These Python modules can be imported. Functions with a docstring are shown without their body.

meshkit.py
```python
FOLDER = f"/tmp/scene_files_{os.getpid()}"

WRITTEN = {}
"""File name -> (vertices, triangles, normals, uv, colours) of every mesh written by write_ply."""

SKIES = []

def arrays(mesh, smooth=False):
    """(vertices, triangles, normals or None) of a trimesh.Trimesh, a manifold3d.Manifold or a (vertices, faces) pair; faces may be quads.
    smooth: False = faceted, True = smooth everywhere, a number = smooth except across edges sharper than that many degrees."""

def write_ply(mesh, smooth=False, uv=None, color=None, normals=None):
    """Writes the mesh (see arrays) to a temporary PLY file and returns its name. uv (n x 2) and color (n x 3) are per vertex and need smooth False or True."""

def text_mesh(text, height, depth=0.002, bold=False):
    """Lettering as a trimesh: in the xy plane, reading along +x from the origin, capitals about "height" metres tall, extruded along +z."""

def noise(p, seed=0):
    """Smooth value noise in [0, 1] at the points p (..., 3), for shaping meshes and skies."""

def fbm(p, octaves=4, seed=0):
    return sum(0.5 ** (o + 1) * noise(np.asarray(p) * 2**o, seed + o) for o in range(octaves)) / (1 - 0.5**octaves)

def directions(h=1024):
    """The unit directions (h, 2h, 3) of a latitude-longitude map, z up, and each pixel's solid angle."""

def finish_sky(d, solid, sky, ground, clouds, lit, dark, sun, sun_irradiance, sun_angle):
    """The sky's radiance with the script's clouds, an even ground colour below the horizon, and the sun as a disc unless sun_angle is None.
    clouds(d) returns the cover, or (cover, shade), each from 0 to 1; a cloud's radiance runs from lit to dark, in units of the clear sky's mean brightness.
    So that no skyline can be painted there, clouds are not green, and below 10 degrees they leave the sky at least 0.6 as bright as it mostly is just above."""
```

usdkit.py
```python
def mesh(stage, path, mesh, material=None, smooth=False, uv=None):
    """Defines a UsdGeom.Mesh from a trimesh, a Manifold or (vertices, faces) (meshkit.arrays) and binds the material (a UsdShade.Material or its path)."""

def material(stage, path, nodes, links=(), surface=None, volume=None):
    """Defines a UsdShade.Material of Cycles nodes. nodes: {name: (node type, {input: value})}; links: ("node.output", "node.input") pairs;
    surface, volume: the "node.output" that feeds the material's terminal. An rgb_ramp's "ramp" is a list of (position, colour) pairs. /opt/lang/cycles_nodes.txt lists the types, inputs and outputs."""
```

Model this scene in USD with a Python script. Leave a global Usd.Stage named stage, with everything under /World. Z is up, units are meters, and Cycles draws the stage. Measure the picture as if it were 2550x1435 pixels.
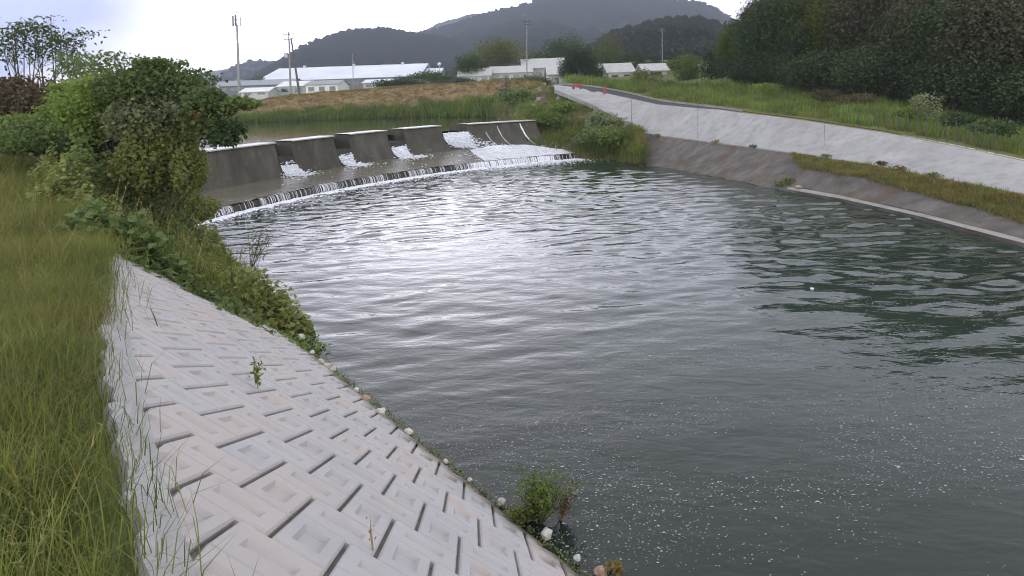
import math, numpy as np, trimesh, usdkit, meshkit
from pxr import Usd, UsdGeom, UsdLux, UsdShade, Gf, Sdf, Vt

stage = Usd.Stage.CreateInMemory()
UsdGeom.SetStageUpAxis(stage, UsdGeom.Tokens.z)
UsdGeom.SetStageMetersPerUnit(stage, 1.0)
UsdGeom.Xform.Define(stage, '/World')
UsdGeom.Scope.Define(stage, '/World/Looks')

# ------------------------------------------------------------------ camera, sky, sun, exposure
FPX, CX, HY, WPX, HPX = 1800.0, 1275.0, 256.0, 2550.0, 1435.0
CAMH, ROLL = 3.909, math.radians(2.0)
EXPOSURE = 1.42
RT = np.array([math.cos(ROLL), 0, -math.sin(ROLL)])
UPV = np.array([math.sin(ROLL), 0, math.cos(ROLL)])
FW = np.array([0.0, 1.0, 0.0])
EYE = np.array([0, 0, CAMH])
cam = UsdGeom.Camera.Define(stage, '/World/camera')
m = Gf.Matrix4d(1)
for r_, v_ in enumerate((RT, UPV, -FW)):
    m.SetRow(r_, Gf.Vec4d(*map(float, v_), 0))
m.SetRow(3, Gf.Vec4d(0, 0, CAMH, 1))
cam.AddTransformOp().Set(m)
cam.CreateHorizontalApertureAttr(36.0)
cam.CreateVerticalApertureAttr(36.0 * 576 / 1024)
cam.CreateFocalLengthAttr(36.0 * FPX / WPX)
cam.CreateVerticalApertureOffsetAttr(-36.0 * (HPX / 2 - HY) / WPX)
cam.CreateClippingRangeAttr(Gf.Vec2f(0.1, 20000))
cam.CreateExposureAttr(EXPOSURE)

SUN_AZ, SUN_EL = math.radians(-6), math.radians(10)      # behind thin cloud above the hill, upstream
SUN = np.array([math.sin(SUN_AZ) * math.cos(SUN_EL), math.cos(SUN_AZ) * math.cos(SUN_EL), math.sin(SUN_EL)])
sun = UsdLux.DistantLight.Define(stage, '/World/sun')
sun.CreateIntensityAttr(0.12); sun.CreateAngleAttr(110.0); sun.CreateNormalizeAttr(True)
sun.CreateColorAttr(Gf.Vec3f(1.0, 0.95, 0.88))
zx = -SUN
zax = SUN; xax = np.cross([0, 0, 1.0], zax); xax /= np.linalg.norm(xax); yax = np.cross(zax, xax)
ms = Gf.Matrix4d(1)
for r_, v_ in enumerate((xax, yax, zax)):
    ms.SetRow(r_, Gf.Vec4d(*map(float, v_), 0))
sun.AddTransformOp().Set(ms)

sky = UsdLux.DomeLight.Define(stage, '/World/sky')
sky_mat = usdkit.material(stage, '/World/Looks/sky_air', {
    'sky': ('sky_texture', {'sky_type': 'single_scattering', 'sun_disc': False, 'sun_elevation': SUN_EL, 'sun_rotation': SUN_AZ % (2 * math.pi), 'air_density': 1.0, 'aerosol_density': 1.0}),
    'tc': ('texture_coordinate', {}),
    'mp': ('mapping', {'scale': (1.0, 1.0, 2.2), 'location': (.0, .0, .0)}),
    'no': ('noise_texture', {'scale': 1.7, 'detail': 5.0, 'roughness': 0.55, 'distortion': 0.3}),
    'cover': ('rgb_ramp', {'ramp': [(0.0, (.05,) * 3), (0.36, (.30,) * 3), (0.48, (.95,) * 3), (1, (1,) * 3)]}),
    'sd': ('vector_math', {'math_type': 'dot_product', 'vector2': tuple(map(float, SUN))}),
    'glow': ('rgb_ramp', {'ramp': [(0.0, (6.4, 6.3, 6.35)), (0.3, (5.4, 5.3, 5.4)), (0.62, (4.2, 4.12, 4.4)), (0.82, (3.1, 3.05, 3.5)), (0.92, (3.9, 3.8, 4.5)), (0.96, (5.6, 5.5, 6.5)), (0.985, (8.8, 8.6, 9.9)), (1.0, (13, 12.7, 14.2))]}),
    'sep': ('separate_xyz', {}),
    'low': ('rgb_ramp', {'ramp': [(0.0, (1.9,) * 3), (0.15, (1.9,) * 3), (0.29, (.70,) * 3), (0.5, (.42,) * 3), (1.0, (.72,) * 3)]}),
    'ml': ('mix_color', {'blend_type': 'multiply', 'fac': 1.0, 'use_clamp': False}),
    'mx': ('mix_color', {'blend_type': 'mix', 'use_clamp': False}),
    'gd': ('vector_math', {'math_type': 'dot_product', 'vector2': (-.721, .649, .242)}),
    'ga': ('math', {'math_type': 'multiply_add', 'value2': .10}),
    'gr': ('rgb_ramp', {'ramp': [(.968, (0,) * 3), (1.0, (1,) * 3)]}),
    'gm': ('mix_color', {'blend_type': 'mix', 'use_clamp': False, 'b': (1.9, 2.15, 3.9)}),
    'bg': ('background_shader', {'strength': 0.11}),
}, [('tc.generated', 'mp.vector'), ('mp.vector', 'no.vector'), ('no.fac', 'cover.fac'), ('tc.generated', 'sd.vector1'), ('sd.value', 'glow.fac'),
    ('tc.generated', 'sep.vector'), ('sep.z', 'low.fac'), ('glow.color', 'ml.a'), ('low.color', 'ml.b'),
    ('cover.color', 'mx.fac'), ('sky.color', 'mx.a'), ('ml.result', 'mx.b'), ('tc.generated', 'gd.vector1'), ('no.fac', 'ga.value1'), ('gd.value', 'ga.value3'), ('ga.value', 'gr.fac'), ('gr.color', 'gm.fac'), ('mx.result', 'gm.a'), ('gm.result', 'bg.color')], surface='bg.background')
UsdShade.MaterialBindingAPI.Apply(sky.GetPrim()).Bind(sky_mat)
sky.GetPrim().SetCustomDataByKey('kind', 'structure')

# ------------------------------------------------------------------ helpers
def ray(px, py):
    return RT * (px - CX) / FPX - UPV * (py - HY) / FPX + FW
def onz(px, py, z):
    d = ray(px, py); return EYE + d * ((z - CAMH) / d[2])
def aty(px, py, y):
    return EYE + ray(px, py) * y
def hor(px):
    return HY + (CX - px) * math.tan(ROLL)

USED = {}
def numbered(path):
    k = USED.get(path, 0); USED[path] = k + 1
    return path if k == 0 else f'{path}_{k:03d}'
def data(p, label=None, cat=None, group=None, kind=None):
    p = p.GetPrim() if hasattr(p, 'GetPrim') else p
    for k, v in (('label', label), ('category', cat), ('group', group), ('kind', kind)):
        if v: p.SetCustomDataByKey(k, v)
    return p
def thing(name, label, cat, loc=(0, 0, 0), rz=0.0, group=None, scale=None):
    x = UsdGeom.Xform.Define(stage, numbered('/World/' + name))
    x.AddTranslateOp().Set(Gf.Vec3d(*map(float, loc)))
    if rz: x.AddRotateZOp().Set(math.degrees(rz))
    if scale is not None: x.AddScaleOp().Set(Gf.Vec3f(*map(float, np.broadcast_to(scale, 3))))
    return data(x, label, cat, group)
def part(parent, name, mesh, mat, smooth=False):
    pp = str(parent.GetPath()) if parent is not None else '/World'
    return usdkit.mesh(stage, numbered(pp + '/' + name), mesh, mat, smooth).GetPrim()
def whole(name, mesh, mat, label=None, cat=None, group=None, kind=None, smooth=False):
    return data(part(None, name, mesh, mat, smooth), label, cat, group, kind)
def copy_of(src, name, loc, rz=0.0, scale=1.0, label=None, cat=None, group=None):
    x = UsdGeom.Xform.Define(stage, numbered('/World/' + name))
    x.GetPrim().GetReferences().AddInternalReference(src)
    x.AddTranslateOp().Set(Gf.Vec3d(*map(float, loc)))
    x.AddRotateZOp().Set(math.degrees(rz))
    x.AddScaleOp().Set(Gf.Vec3f(*map(float, np.broadcast_to(scale, 3))))
    x.GetPrim().SetInstanceable(True)
    return data(x, label, cat, group)
def proto(name):
    return stage.CreateClassPrim('/World/' + name)
def scatter(path, protos, pos, rot_z, scale, idx, tilt=None):
    """A PointInstancer of the (mesh, material) pairs in protos."""
    pi = UsdGeom.PointInstancer.Define(stage, path)
    rel = pi.CreatePrototypesRel()
    for k, (me, ma, sm) in enumerate(protos):
        p = usdkit.mesh(stage, f'{path}/kind_{k}', me, ma, sm); rel.AddTarget(p.GetPath())
    n = len(pos)
    pi.CreatePositionsAttr(Vt.Vec3fArray.FromNumpy(np.asarray(pos, np.float32)))
    pi.CreateProtoIndicesAttr(Vt.IntArray.FromNumpy(np.asarray(idx, np.int32)))
    sc = np.asarray(scale, np.float32); sc = np.repeat(sc[:, None], 3, 1) if sc.ndim == 1 else sc
    pi.CreateScalesAttr(Vt.Vec3fArray.FromNumpy(np.ascontiguousarray(sc)))
    h = np.asarray(rot_z) / 2
    q = [Gf.Quath(float(c), 0, 0, float(s)) for c, s in zip(np.cos(h), np.sin(h))]
    pi.CreateOrientationsAttr(Vt.QuathArray(q))
    return pi.GetPrim()

class MB:
    """Collects vertices and faces."""
    def __init__(s): s.v, s.f, s.n = [], [], 0
    def add(s, v, f):
        v = np.asarray(v, float); f = np.asarray(f, int)
        if f.shape[1] == 4: f = np.vstack([f[:, [0, 1, 2]], f[:, [0, 2, 3]]])
        s.v.append(v); s.f.append(f + s.n); s.n += len(v); return s
    def mesh(s, me): return s.add(me.vertices, me.faces)
    def box(s, c, size, rz=0.0):
        b = trimesh.creation.box(size); v = b.vertices.copy()
        cs, sn = math.cos(rz), math.sin(rz)
        v = np.stack([v[:, 0] * cs - v[:, 1] * sn, v[:, 0] * sn + v[:, 1] * cs, v[:, 2]], 1) + c
        return s.add(v, b.faces)
    def tube(s, pts, rad, sides=6):
        p = np.asarray(pts, float); t = np.gradient(p, axis=0); t /= np.linalg.norm(t, axis=1, keepdims=True) + 1e-12
        a = np.cross(t, np.where(np.abs(t[:, 2:]) < .9, [0, 0, 1.0], [1.0, 0, 0])); a /= np.linalg.norm(a, axis=1, keepdims=True) + 1e-12
        b = np.cross(t, a); an = np.arange(sides) * 2 * np.pi / sides
        r = np.broadcast_to(rad, (len(p),))
        v = p[:, None] + r[:, None, None] * (np.cos(an)[None, :, None] * a[:, None] + np.sin(an)[None, :, None] * b[:, None])
        i, j = np.meshgrid(np.arange(len(p) - 1), np.arange(sides), indexing='ij')
        q = np.stack([i * sides + j, i * sides + (j + 1) % sides, (i + 1) * sides + (j + 1) % sides, (i + 1) * sides + j], -1).reshape(-1, 4)
        s.add(v.reshape(-1, 3), q)
        e = (len(p) - 1) * sides
        caps = [[e, e + k, e + k + 1] for k in range(1, sides - 1)] + [[0, k + 1, k] for k in range(1, sides - 1)]
        s.n -= len(v.reshape(-1, 3)); s.f.append(np.array(caps) + s.n); s.n += len(v.reshape(-1, 3))
        return s
    def out(s): return np.vstack(s.v), np.vstack(s.f)

def grid(P):
    """A grid of points (m, n, 3) as a sheet."""
    a, b = P.shape[:2]
    i, j = np.meshgrid(np.arange(a - 1), np.arange(b - 1), indexing='ij')
    q = np.stack([i * b + j, (i + 1) * b + j, (i + 1) * b + j + 1, i * b + j + 1], -1).reshape(-1, 4)
    return P.reshape(-1, 3), np.vstack([q[:, [0, 1, 2]], q[:, [0, 2, 3]]])
def up(vf):
    v, f = vf
    nz = np.cross(v[f[:, 1]] - v[f[:, 0]], v[f[:, 2]] - v[f[:, 0]])[:, 2].sum()
    return (v, f if nz > 0 else f[:, ::-1])
def interp_rows(rows, xs):
    """rows: list of polylines [(px, py)], sampled at columns xs -> (len(rows), len(xs))."""
    return np.array([np.interp(xs, *zip(*sorted(r))) for r in rows])
def fbm(p, s=1.0, o=4, seed=0):
    p = np.asarray(p, float) * s; t, a, w = 0, 1.0, 0
    for k in range(o):
        t = t + a * (meshkit.noise(p * 2 ** k, seed + k) - .5); w += a; a *= .5
    return t / w * 2
def solidify(vf, down):
    """A sheet given thickness by a lowered copy and a skirt."""
    me = trimesh.Trimesh(*vf, process=False)
    e = me.edges_unique[np.bincount(me.edges_unique_inverse) == 1] if hasattr(me, 'edges_unique_inverse') else []
    ed = me.edges; es = np.sort(ed, 1); u, inv, cnt = np.unique(es, axis=0, return_inverse=True, return_counts=True)
    b = ed[cnt[inv.ravel()] == 1]; n = len(me.vertices)
    v = np.vstack([me.vertices, me.vertices + np.asarray(down, float)])
    sk = np.vstack([np.stack([b[:, 1], b[:, 0], b[:, 0] + n], 1), np.stack([b[:, 1], b[:, 0] + n, b[:, 1] + n], 1)])
    return v, np.vstack([me.faces, me.faces[:, ::-1] + n, sk])

# ------------------------------------------------------------------ materials
def mat(name, ramp, scale=3.0, detail=5.0, rough=0.85, bump=0.0, bscale=20.0, stretch=(1, 1, 1), spec=0.3, coords='geometry.position', dirt=None, bdist=.02, metallic=0.0, tide=False):
    """Rough surface whose colour varies by two layers of noise."""
    nodes = {'g': ('geometry', {}), 'mp': ('mapping', {'scale': stretch}), 'n': ('noise_texture', {'scale': scale, 'detail': detail, 'roughness': .6}),
             'r': ('rgb_ramp', {'ramp': ramp}), 'p': ('principled_bsdf', {'roughness': rough, 'specular_ior_level': spec, 'metallic': metallic})}
    links = [('g.position', 'mp.vector'), ('mp.vector', 'n.vector'), ('n.fac', 'r.fac')]
    col = 'r.color'
    if dirt:
        nodes['dn'] = ('noise_texture', {'scale': dirt[1], 'detail': 6.0, 'roughness': .65})
        nodes['dr'] = ('rgb_ramp', {'ramp': [(dirt[2], (0,) * 3), (dirt[3], (1,) * 3)]})
        nodes['dm'] = ('mix_color', {'blend_type': 'mix', 'b': dirt[0]})
        links += [('g.position', 'dn.vector'), ('dn.fac', 'dr.fac'), ('dr.color', 'dm.fac'), (col, 'dm.a')]; col = 'dm.result'
    if tide:
        nodes['tz'] = ('separate_xyz', {}); nodes['tn'] = ('noise_texture', {'scale': 5.0, 'detail': 5.0}); nodes['ta'] = ('math', {'math_type': 'multiply_add', 'value2': .30})
        nodes['tr'] = ('rgb_ramp', {'ramp': [(.10, (1,) * 3), (.20, (.75,) * 3), (.32, (0,) * 3)]}); nodes['tm'] = ('mix_color', {'blend_type': 'mix', 'b': (.12, .105, .06)})
        links += [('g.position', 'tz.vector'), ('g.position', 'tn.vector'), ('tn.fac', 'ta.value1'), ('tz.z', 'ta.value3'), ('ta.value', 'tr.fac'), ('tr.color', 'tm.fac'), (col, 'tm.a')]; col = 'tm.result'
    links.append((col, 'p.base_color'))
    if bump:
        nodes['bn'] = ('noise_texture', {'scale': bscale, 'detail': 5.0, 'roughness': .6})
        nodes['b'] = ('bump', {'strength': bump, 'distance': bdist})
        links += [('mp.vector', 'bn.vector'), ('bn.fac', 'b.height'), ('b.normal', 'p.normal')]
    return usdkit.material(stage, '/World/Looks/' + name, nodes, links, surface='p.BSDF')
def leafmat(name, ramp, trans=.3, rough=.5, gain=1.55, pscale=.6):
    ramp = [(a, tuple(x * gain for x in c)) for a, c in ramp]
    """Leaves: colour varies leaf by leaf and in soft patches; light passes through."""
    nodes = {'g': ('geometry', {}), 'r': ('rgb_ramp', {'ramp': ramp}), 'p': ('principled_bsdf', {'roughness': rough, 'specular_ior_level': .25}),
             't': ('translucent_bsdf', {}), 'm': ('mix_closure', {'fac': trans}), 'oi': ('object_info', {}),
             'n': ('noise_texture', {'scale': pscale, 'detail': 3.0}), 'ad': ('math', {'math_type': 'multiply_add', 'value2': .55}),
             'h': ('hsv', {'saturation': 1.0}), 'mr': ('map_range', {'from_min': 0, 'from_max': 1, 'to_min': .72, 'to_max': 1.28})}
    nodes['sc'] = ('math', {'math_type': 'multiply', 'value2': .45})
    links = [('g.position', 'n.vector'), ('g.random_per_island', 'sc.value1'), ('n.fac', 'ad.value1'), ('sc.value', 'ad.value3'), ('ad.value', 'r.fac'),
             ('oi.random', 'mr.value'), ('mr.result', 'h.value'), ('r.color', 'h.color'),
             ('h.color', 'p.base_color'), ('h.color', 't.color'), ('p.BSDF', 'm.closure1'), ('t.BSDF', 'm.closure2')]
    return usdkit.material(stage, '/World/Looks/' + name, nodes, links, surface='m.closure')
def flat(name, col, rough=.6, metallic=0.0, spec=.4):
    return mat(name, [(0.3, tuple(np.array(col) * .85)), (0.7, tuple(np.array(col) * 1.1))], scale=1.3, rough=rough, spec=spec, metallic=metallic)

M = {}
M['soil'] = mat('soil', [(.3, (.045, .034, .022)), (.7, (.10, .078, .05))], scale=4, bump=.8, bscale=25)
M['turf'] = mat('turf', [(.3, (.055, .08, .018)), (.55, (.09, .11, .03)), (.75, (.15, .14, .05))], scale=1.6, bump=.9, bscale=40)
M['dry_turf'] = mat('dry_turf', [(.3, (.18, .125, .06)), (.6, (.28, .195, .10)), (.8, (.22, .19, .08))], scale=1.2, bump=.8, bscale=6, bdist=.15)
M['meadow'] = mat('meadow', [(.3, (.08, .11, .025)), (.55, (.13, .155, .04)), (.8, (.19, .175, .06))], scale=.5, bump=.9, bscale=9, bdist=.12)
M['block'] = mat('block', [(.3, (.38, .362, .362)), (.5, (.425, .402, .40)), (.72, (.47, .42, .395))], scale=1.3, detail=4, rough=.9, bump=.35, bscale=90, bdist=.004, dirt=((.47, .34, .27), 2.2, .58, .80), tide=True)
M['block_b'] = mat('block_b', [(.3, (.39, .375, .378)), (.6, (.43, .408, .408)), (.8, (.455, .41, .39))], scale=1.1, detail=4, rough=.9, bump=.35, bscale=90, bdist=.004, dirt=((.46, .335, .265), 2.6, .56, .76), tide=True)
M['block_c'] = mat('block_c', [(.3, (.41, .378, .366)), (.6, (.45, .405, .385)), (.8, (.48, .40, .36))], scale=1.5, detail=4, rough=.9, bump=.35, bscale=90, bdist=.004, dirt=((.30, .285, .265), 6, .60, .84), tide=True)
M['mortar'] = mat('mortar', [(.3, (.31, .305, .30)), (.6, (.38, .372, .368)), (.8, (.43, .42, .415))], scale=2.5, rough=.92, bump=.6, bscale=22, bdist=.012, dirt=((.25, .23, .19), 6, .58, .84))
M['bed'] = mat('bed', [(.3, (.17, .16, .145)), (.7, (.29, .275, .25))], scale=5, rough=.95, bump=.5)
M['white_concrete'] = mat('white_concrete', [(.25, (.29, .283, .28)), (.5, (.36, .353, .352)), (.75, (.42, .413, .415))], scale=.7, detail=7, rough=.9, bump=.5, bscale=4, bdist=.03, stretch=(1, 1, .35), dirt=((.25, .238, .22), 2.2, .46, .80))
M['old_concrete'] = mat('old_concrete', [(.25, (.075, .069, .063)), (.5, (.135, .123, .112)), (.75, (.20, .182, .165))], scale=1.3, detail=7, rough=.95, bump=1.0, bscale=5, bdist=.06, dirt=((.12, .08, .05), .8, .5, .7))
M['ledge'] = mat('ledge', [(.3, (.24, .23, .20)), (.7, (.36, .345, .31))], scale=2.5, rough=.9, bump=.4, bscale=10)
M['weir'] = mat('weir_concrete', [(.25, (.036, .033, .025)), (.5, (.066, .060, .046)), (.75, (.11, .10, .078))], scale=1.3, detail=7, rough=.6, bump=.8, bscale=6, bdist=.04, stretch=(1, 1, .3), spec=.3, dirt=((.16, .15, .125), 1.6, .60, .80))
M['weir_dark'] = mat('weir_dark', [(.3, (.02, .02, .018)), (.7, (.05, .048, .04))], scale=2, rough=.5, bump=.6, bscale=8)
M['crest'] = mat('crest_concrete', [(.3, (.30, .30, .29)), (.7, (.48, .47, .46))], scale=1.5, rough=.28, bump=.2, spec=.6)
M['stone'] = mat('pale_stone', [(.3, (.42, .39, .34)), (.7, (.66, .63, .58))], scale=8, bump=.6, bscale=30)
M['stone_b'] = mat('tan_stone', [(.3, (.30, .20, .13)), (.7, (.46, .33, .24))], scale=8, bump=.6, bscale=30)
M['rock'] = mat('grey_rock', [(.3, (.12, .115, .105)), (.7, (.30, .285, .26))], scale=3, bump=.8, bscale=12)
M['bark'] = mat('bark', [(.3, (.05, .042, .034)), (.7, (.13, .11, .09))], scale=9, bump=.8, bscale=30, stretch=(1, 1, .3))
M['asphalt'] = mat('asphalt', [(.3, (.045, .045, .046)), (.7, (.07, .07, .07))], scale=6, bump=.4, bscale=80)
M['steel'] = flat('dark_steel', (.06, .06, .065), .5)
M['galv'] = flat('galvanised_steel', (.42, .43, .44), .45, .6)
M['pole'] = flat('pole_concrete', (.26, .255, .25), .8)
M['pole_dark'] = flat('pole_dark', (.10, .10, .11), .8)
M['red'] = flat('red_plastic', (.30, .05, .038), .5)
M['whiteband'] = flat('white_band', (.75, .75, .73), .5)
M['dead'] = flat('dead_stalk', (.36, .26, .15), .8)
M['water_dark'] = None
M['factory_roof'] = mat('factory_roof', [(.3, (.52, .55, .62)), (.7, (.66, .69, .75))], scale=.15, rough=.45, stretch=(1, 1, 1), spec=.5)
M['factory_wall'] = flat('factory_wall', (.16, .165, .18), .8)
M['grey_roof'] = flat('grey_roof', (.27, .285, .31), .6)
M['pale_wall'] = flat('pale_wall', (.50, .50, .485), .85)
M['white_wall'] = flat('white_wall', (.72, .72, .71), .85)
M['green_wall'] = flat('green_wall', (.36, .40, .36), .85)
M['cream_wall'] = flat('cream_wall', (.60, .55, .44), .85)
M['glass'] = flat('window_glass', (.04, .05, .06), .08, 0, .8)
M['frame'] = flat('window_frame', (.30, .30, .31), .5)
M['foam'] = usdkit.material(stage, '/World/Looks/foam', {'p': ('principled_bsdf', {'base_color': (.86, .87, .92), 'roughness': .6, 'subsurface_weight': .0})}, [], surface='p.BSDF')
M['fleck'] = usdkit.material(stage, '/World/Looks/fleck', {'p': ('principled_bsdf', {'base_color': (.42, .43, .42), 'roughness': .7})}, [], surface='p.BSDF')

def watermat(name, deep, fine, strength, scale2=7.0, rough=.035):
    """Murky river water: mirror-like top over dark green depth, with fine ripples."""
    return usdkit.material(stage, '/World/Looks/' + name, {
        'g': ('geometry', {}), 'mp': ('mapping', {'rotation': (0, 0, .588), 'scale': (.55, 1.0, 1.0)}),
        'n': ('noise_texture', {'scale': fine, 'detail': 3.0, 'roughness': .55, 'distortion': .6}),
        'n2': ('noise_texture', {'scale': scale2, 'detail': 2.0, 'roughness': .5, 'distortion': .4}),
        'ad': ('math', {'math_type': 'multiply_add', 'value2': .45}),
        'b': ('bump', {'strength': strength, 'distance': .05}),
        'cn': ('noise_texture', {'scale': .25, 'detail': 3.0}),
        'cr': ('rgb_ramp', {'ramp': [(.3, tuple(np.array(deep) * .8)), (.7, tuple(np.array(deep) * 1.25))]}),
        'p': ('principled_bsdf', {'roughness': rough, 'ior': 1.333, 'specular_ior_level': .5})},
        [('g.position', 'mp.vector'), ('mp.vector', 'n.vector'), ('mp.vector', 'n2.vector'), ('n2.fac', 'ad.value1'), ('n.fac', 'ad.value3'), ('ad.value', 'b.height'),
         ('b.normal', 'p.normal'), ('g.position', 'cn.vector'), ('cn.fac', 'cr.fac'), ('cr.color', 'p.base_color')], surface='p.BSDF')
M['water'] = watermat('river_water', (.013, .020, .015), 2.8, .20)
M['water_up'] = watermat('upstream_water', (.03, .03, .018), 1.5, .10)
M['film'] = watermat('apron_film', (.10, .092, .07), 5.0, .5, rough=.12)

L = {}
L['grass'] = leafmat('grass_blades', [(.15, (.085, .10, .018)), (.45, (.15, .158, .036)), (.7, (.23, .20, .06)), (.95, (.32, .24, .095))], .4, .5, pscale=.5)
L['grass_dk'] = leafmat('grass_blades_dark', [(.2, (.045, .07, .012)), (.6, (.085, .115, .02)), (.9, (.14, .14, .035))], .35, .5, pscale=.5)
L['grass_dry'] = leafmat('grass_blades_dry', [(.2, (.13, .105, .035)), (.6, (.21, .15, .06)), (.9, (.30, .22, .11))], .3, .6, pscale=.5)
L['stalk'] = leafmat('seed_stalks', [(.2, (.16, .14, .05)), (.8, (.30, .24, .11))], .2, .6)
L['bright'] = leafmat('leaves_bright', [(.2, (.052, .076, .016)), (.6, (.10, .125, .03)), (.9, (.17, .185, .055))], .35, gain=2.3)
L['mid'] = leafmat('leaves_mid', [(.2, (.034, .048, .015)), (.6, (.064, .079, .027)), (.9, (.10, .108, .044))], .3, gain=3.0)
L['olive'] = leafmat('leaves_olive', [(.2, (.055, .062, .018)), (.6, (.095, .10, .032)), (.9, (.14, .135, .05))], .3, gain=3.0)
L['greyleaf'] = leafmat('leaves_grey', [(.2, (.05, .06, .028)), (.6, (.085, .095, .05)), (.9, (.13, .135, .085))], .25, gain=3.0)
L['brown'] = leafmat('leaves_brown', [(.2, (.045, .034, .018)), (.6, (.075, .058, .03)), (.9, (.12, .09, .045))], .2, .7, gain=2.0)
L['dark'] = leafmat('leaves_dark', [(.2, (.016, .027, .009)), (.6, (.03, .045, .014)), (.9, (.052, .066, .022))], .2, gain=2.6)
L['forest'] = leafmat('leaves_forest', [(.2, (.015, .022, .009)), (.6, (.027, .036, .014)), (.9, (.045, .052, .02))], .2, pscale=.25, gain=3.0)
L['forest_b'] = leafmat('leaves_forest_brown', [(.2, (.022, .022, .011)), (.6, (.036, .036, .018)), (.9, (.055, .05, .026))], .2, pscale=.25, gain=3.0)
L['forest_y'] = leafmat('leaves_forest_yellow', [(.2, (.04, .055, .010)), (.6, (.075, .092, .018)), (.9, (.115, .125, .03))], .3, pscale=.25, gain=2.2)
L['willow'] = leafmat('leaves_willow', [(.2, (.05, .07, .018)), (.6, (.09, .115, .03)), (.9, (.13, .15, .05))], .3, gain=1.7)
L['hill_a'] = leafmat('leaves_hill', [(.2, (.016, .022, .010)), (.9, (.026, .033, .015))], .15, .8, 1.6)
L['hill_c'] = leafmat('leaves_hill_brown', [(.2, (.026, .026, .013)), (.9, (.040, .038, .019))], .15, .8, 1.5)
L['hill_b'] = leafmat('leaves_hill_olive', [(.2, (.020, .024, .011)), (.9, (.032, .036, .016))], .15, .8, 1.7)
L['tree_olive'] = leafmat('leaves_tree_olive', [(.2, (.05, .058, .014)), (.6, (.09, .095, .024)), (.9, (.14, .13, .04))], .3, gain=1.5)
L['tree_green'] = leafmat('leaves_tree_green', [(.2, (.026, .042, .010)), (.6, (.05, .07, .017)), (.9, (.085, .10, .028))], .3, gain=1.6)
M['hill'] = mat('hill_woods', [(.3, (.018, .025, .013)), (.55, (.030, .038, .018)), (.8, (.048, .052, .026))], scale=.012, detail=9, rough=.95, bump=.5, bscale=.12, bdist=3)

# ------------------------------------------------------------------ foliage kit
def leaves(P, size, rng, up_bias=.4, aspect=.55, droop=0.0):
    """Folded diamond leaves at points P."""
    n = len(P); size = np.broadcast_to(size, (n,))[:, None] * rng.uniform(.7, 1.3, (n, 1))
    nr = rng.normal(size=(n, 3)); nr[:, 2] = np.abs(nr[:, 2]) + up_bias; nr /= np.linalg.norm(nr, axis=1, keepdims=True)
    d = rng.normal(size=(n, 3)); d[:, 2] -= droop; d -= nr * (d * nr).sum(1, keepdims=True); d /= np.linalg.norm(d, axis=1, keepdims=True)
    s = np.cross(nr, d)
    v = np.stack([P - d * size * .5, P + s * size * aspect * .5 + nr * size * .08, P + d * size * .5 - nr * size * .12, P - s * size * aspect * .5 + nr * size * .08], 1).reshape(-1, 3)
    b = np.arange(n)[:, None] * 4
    return v, np.vstack([b + [0, 1, 2], b + [0, 2, 3]])
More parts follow.
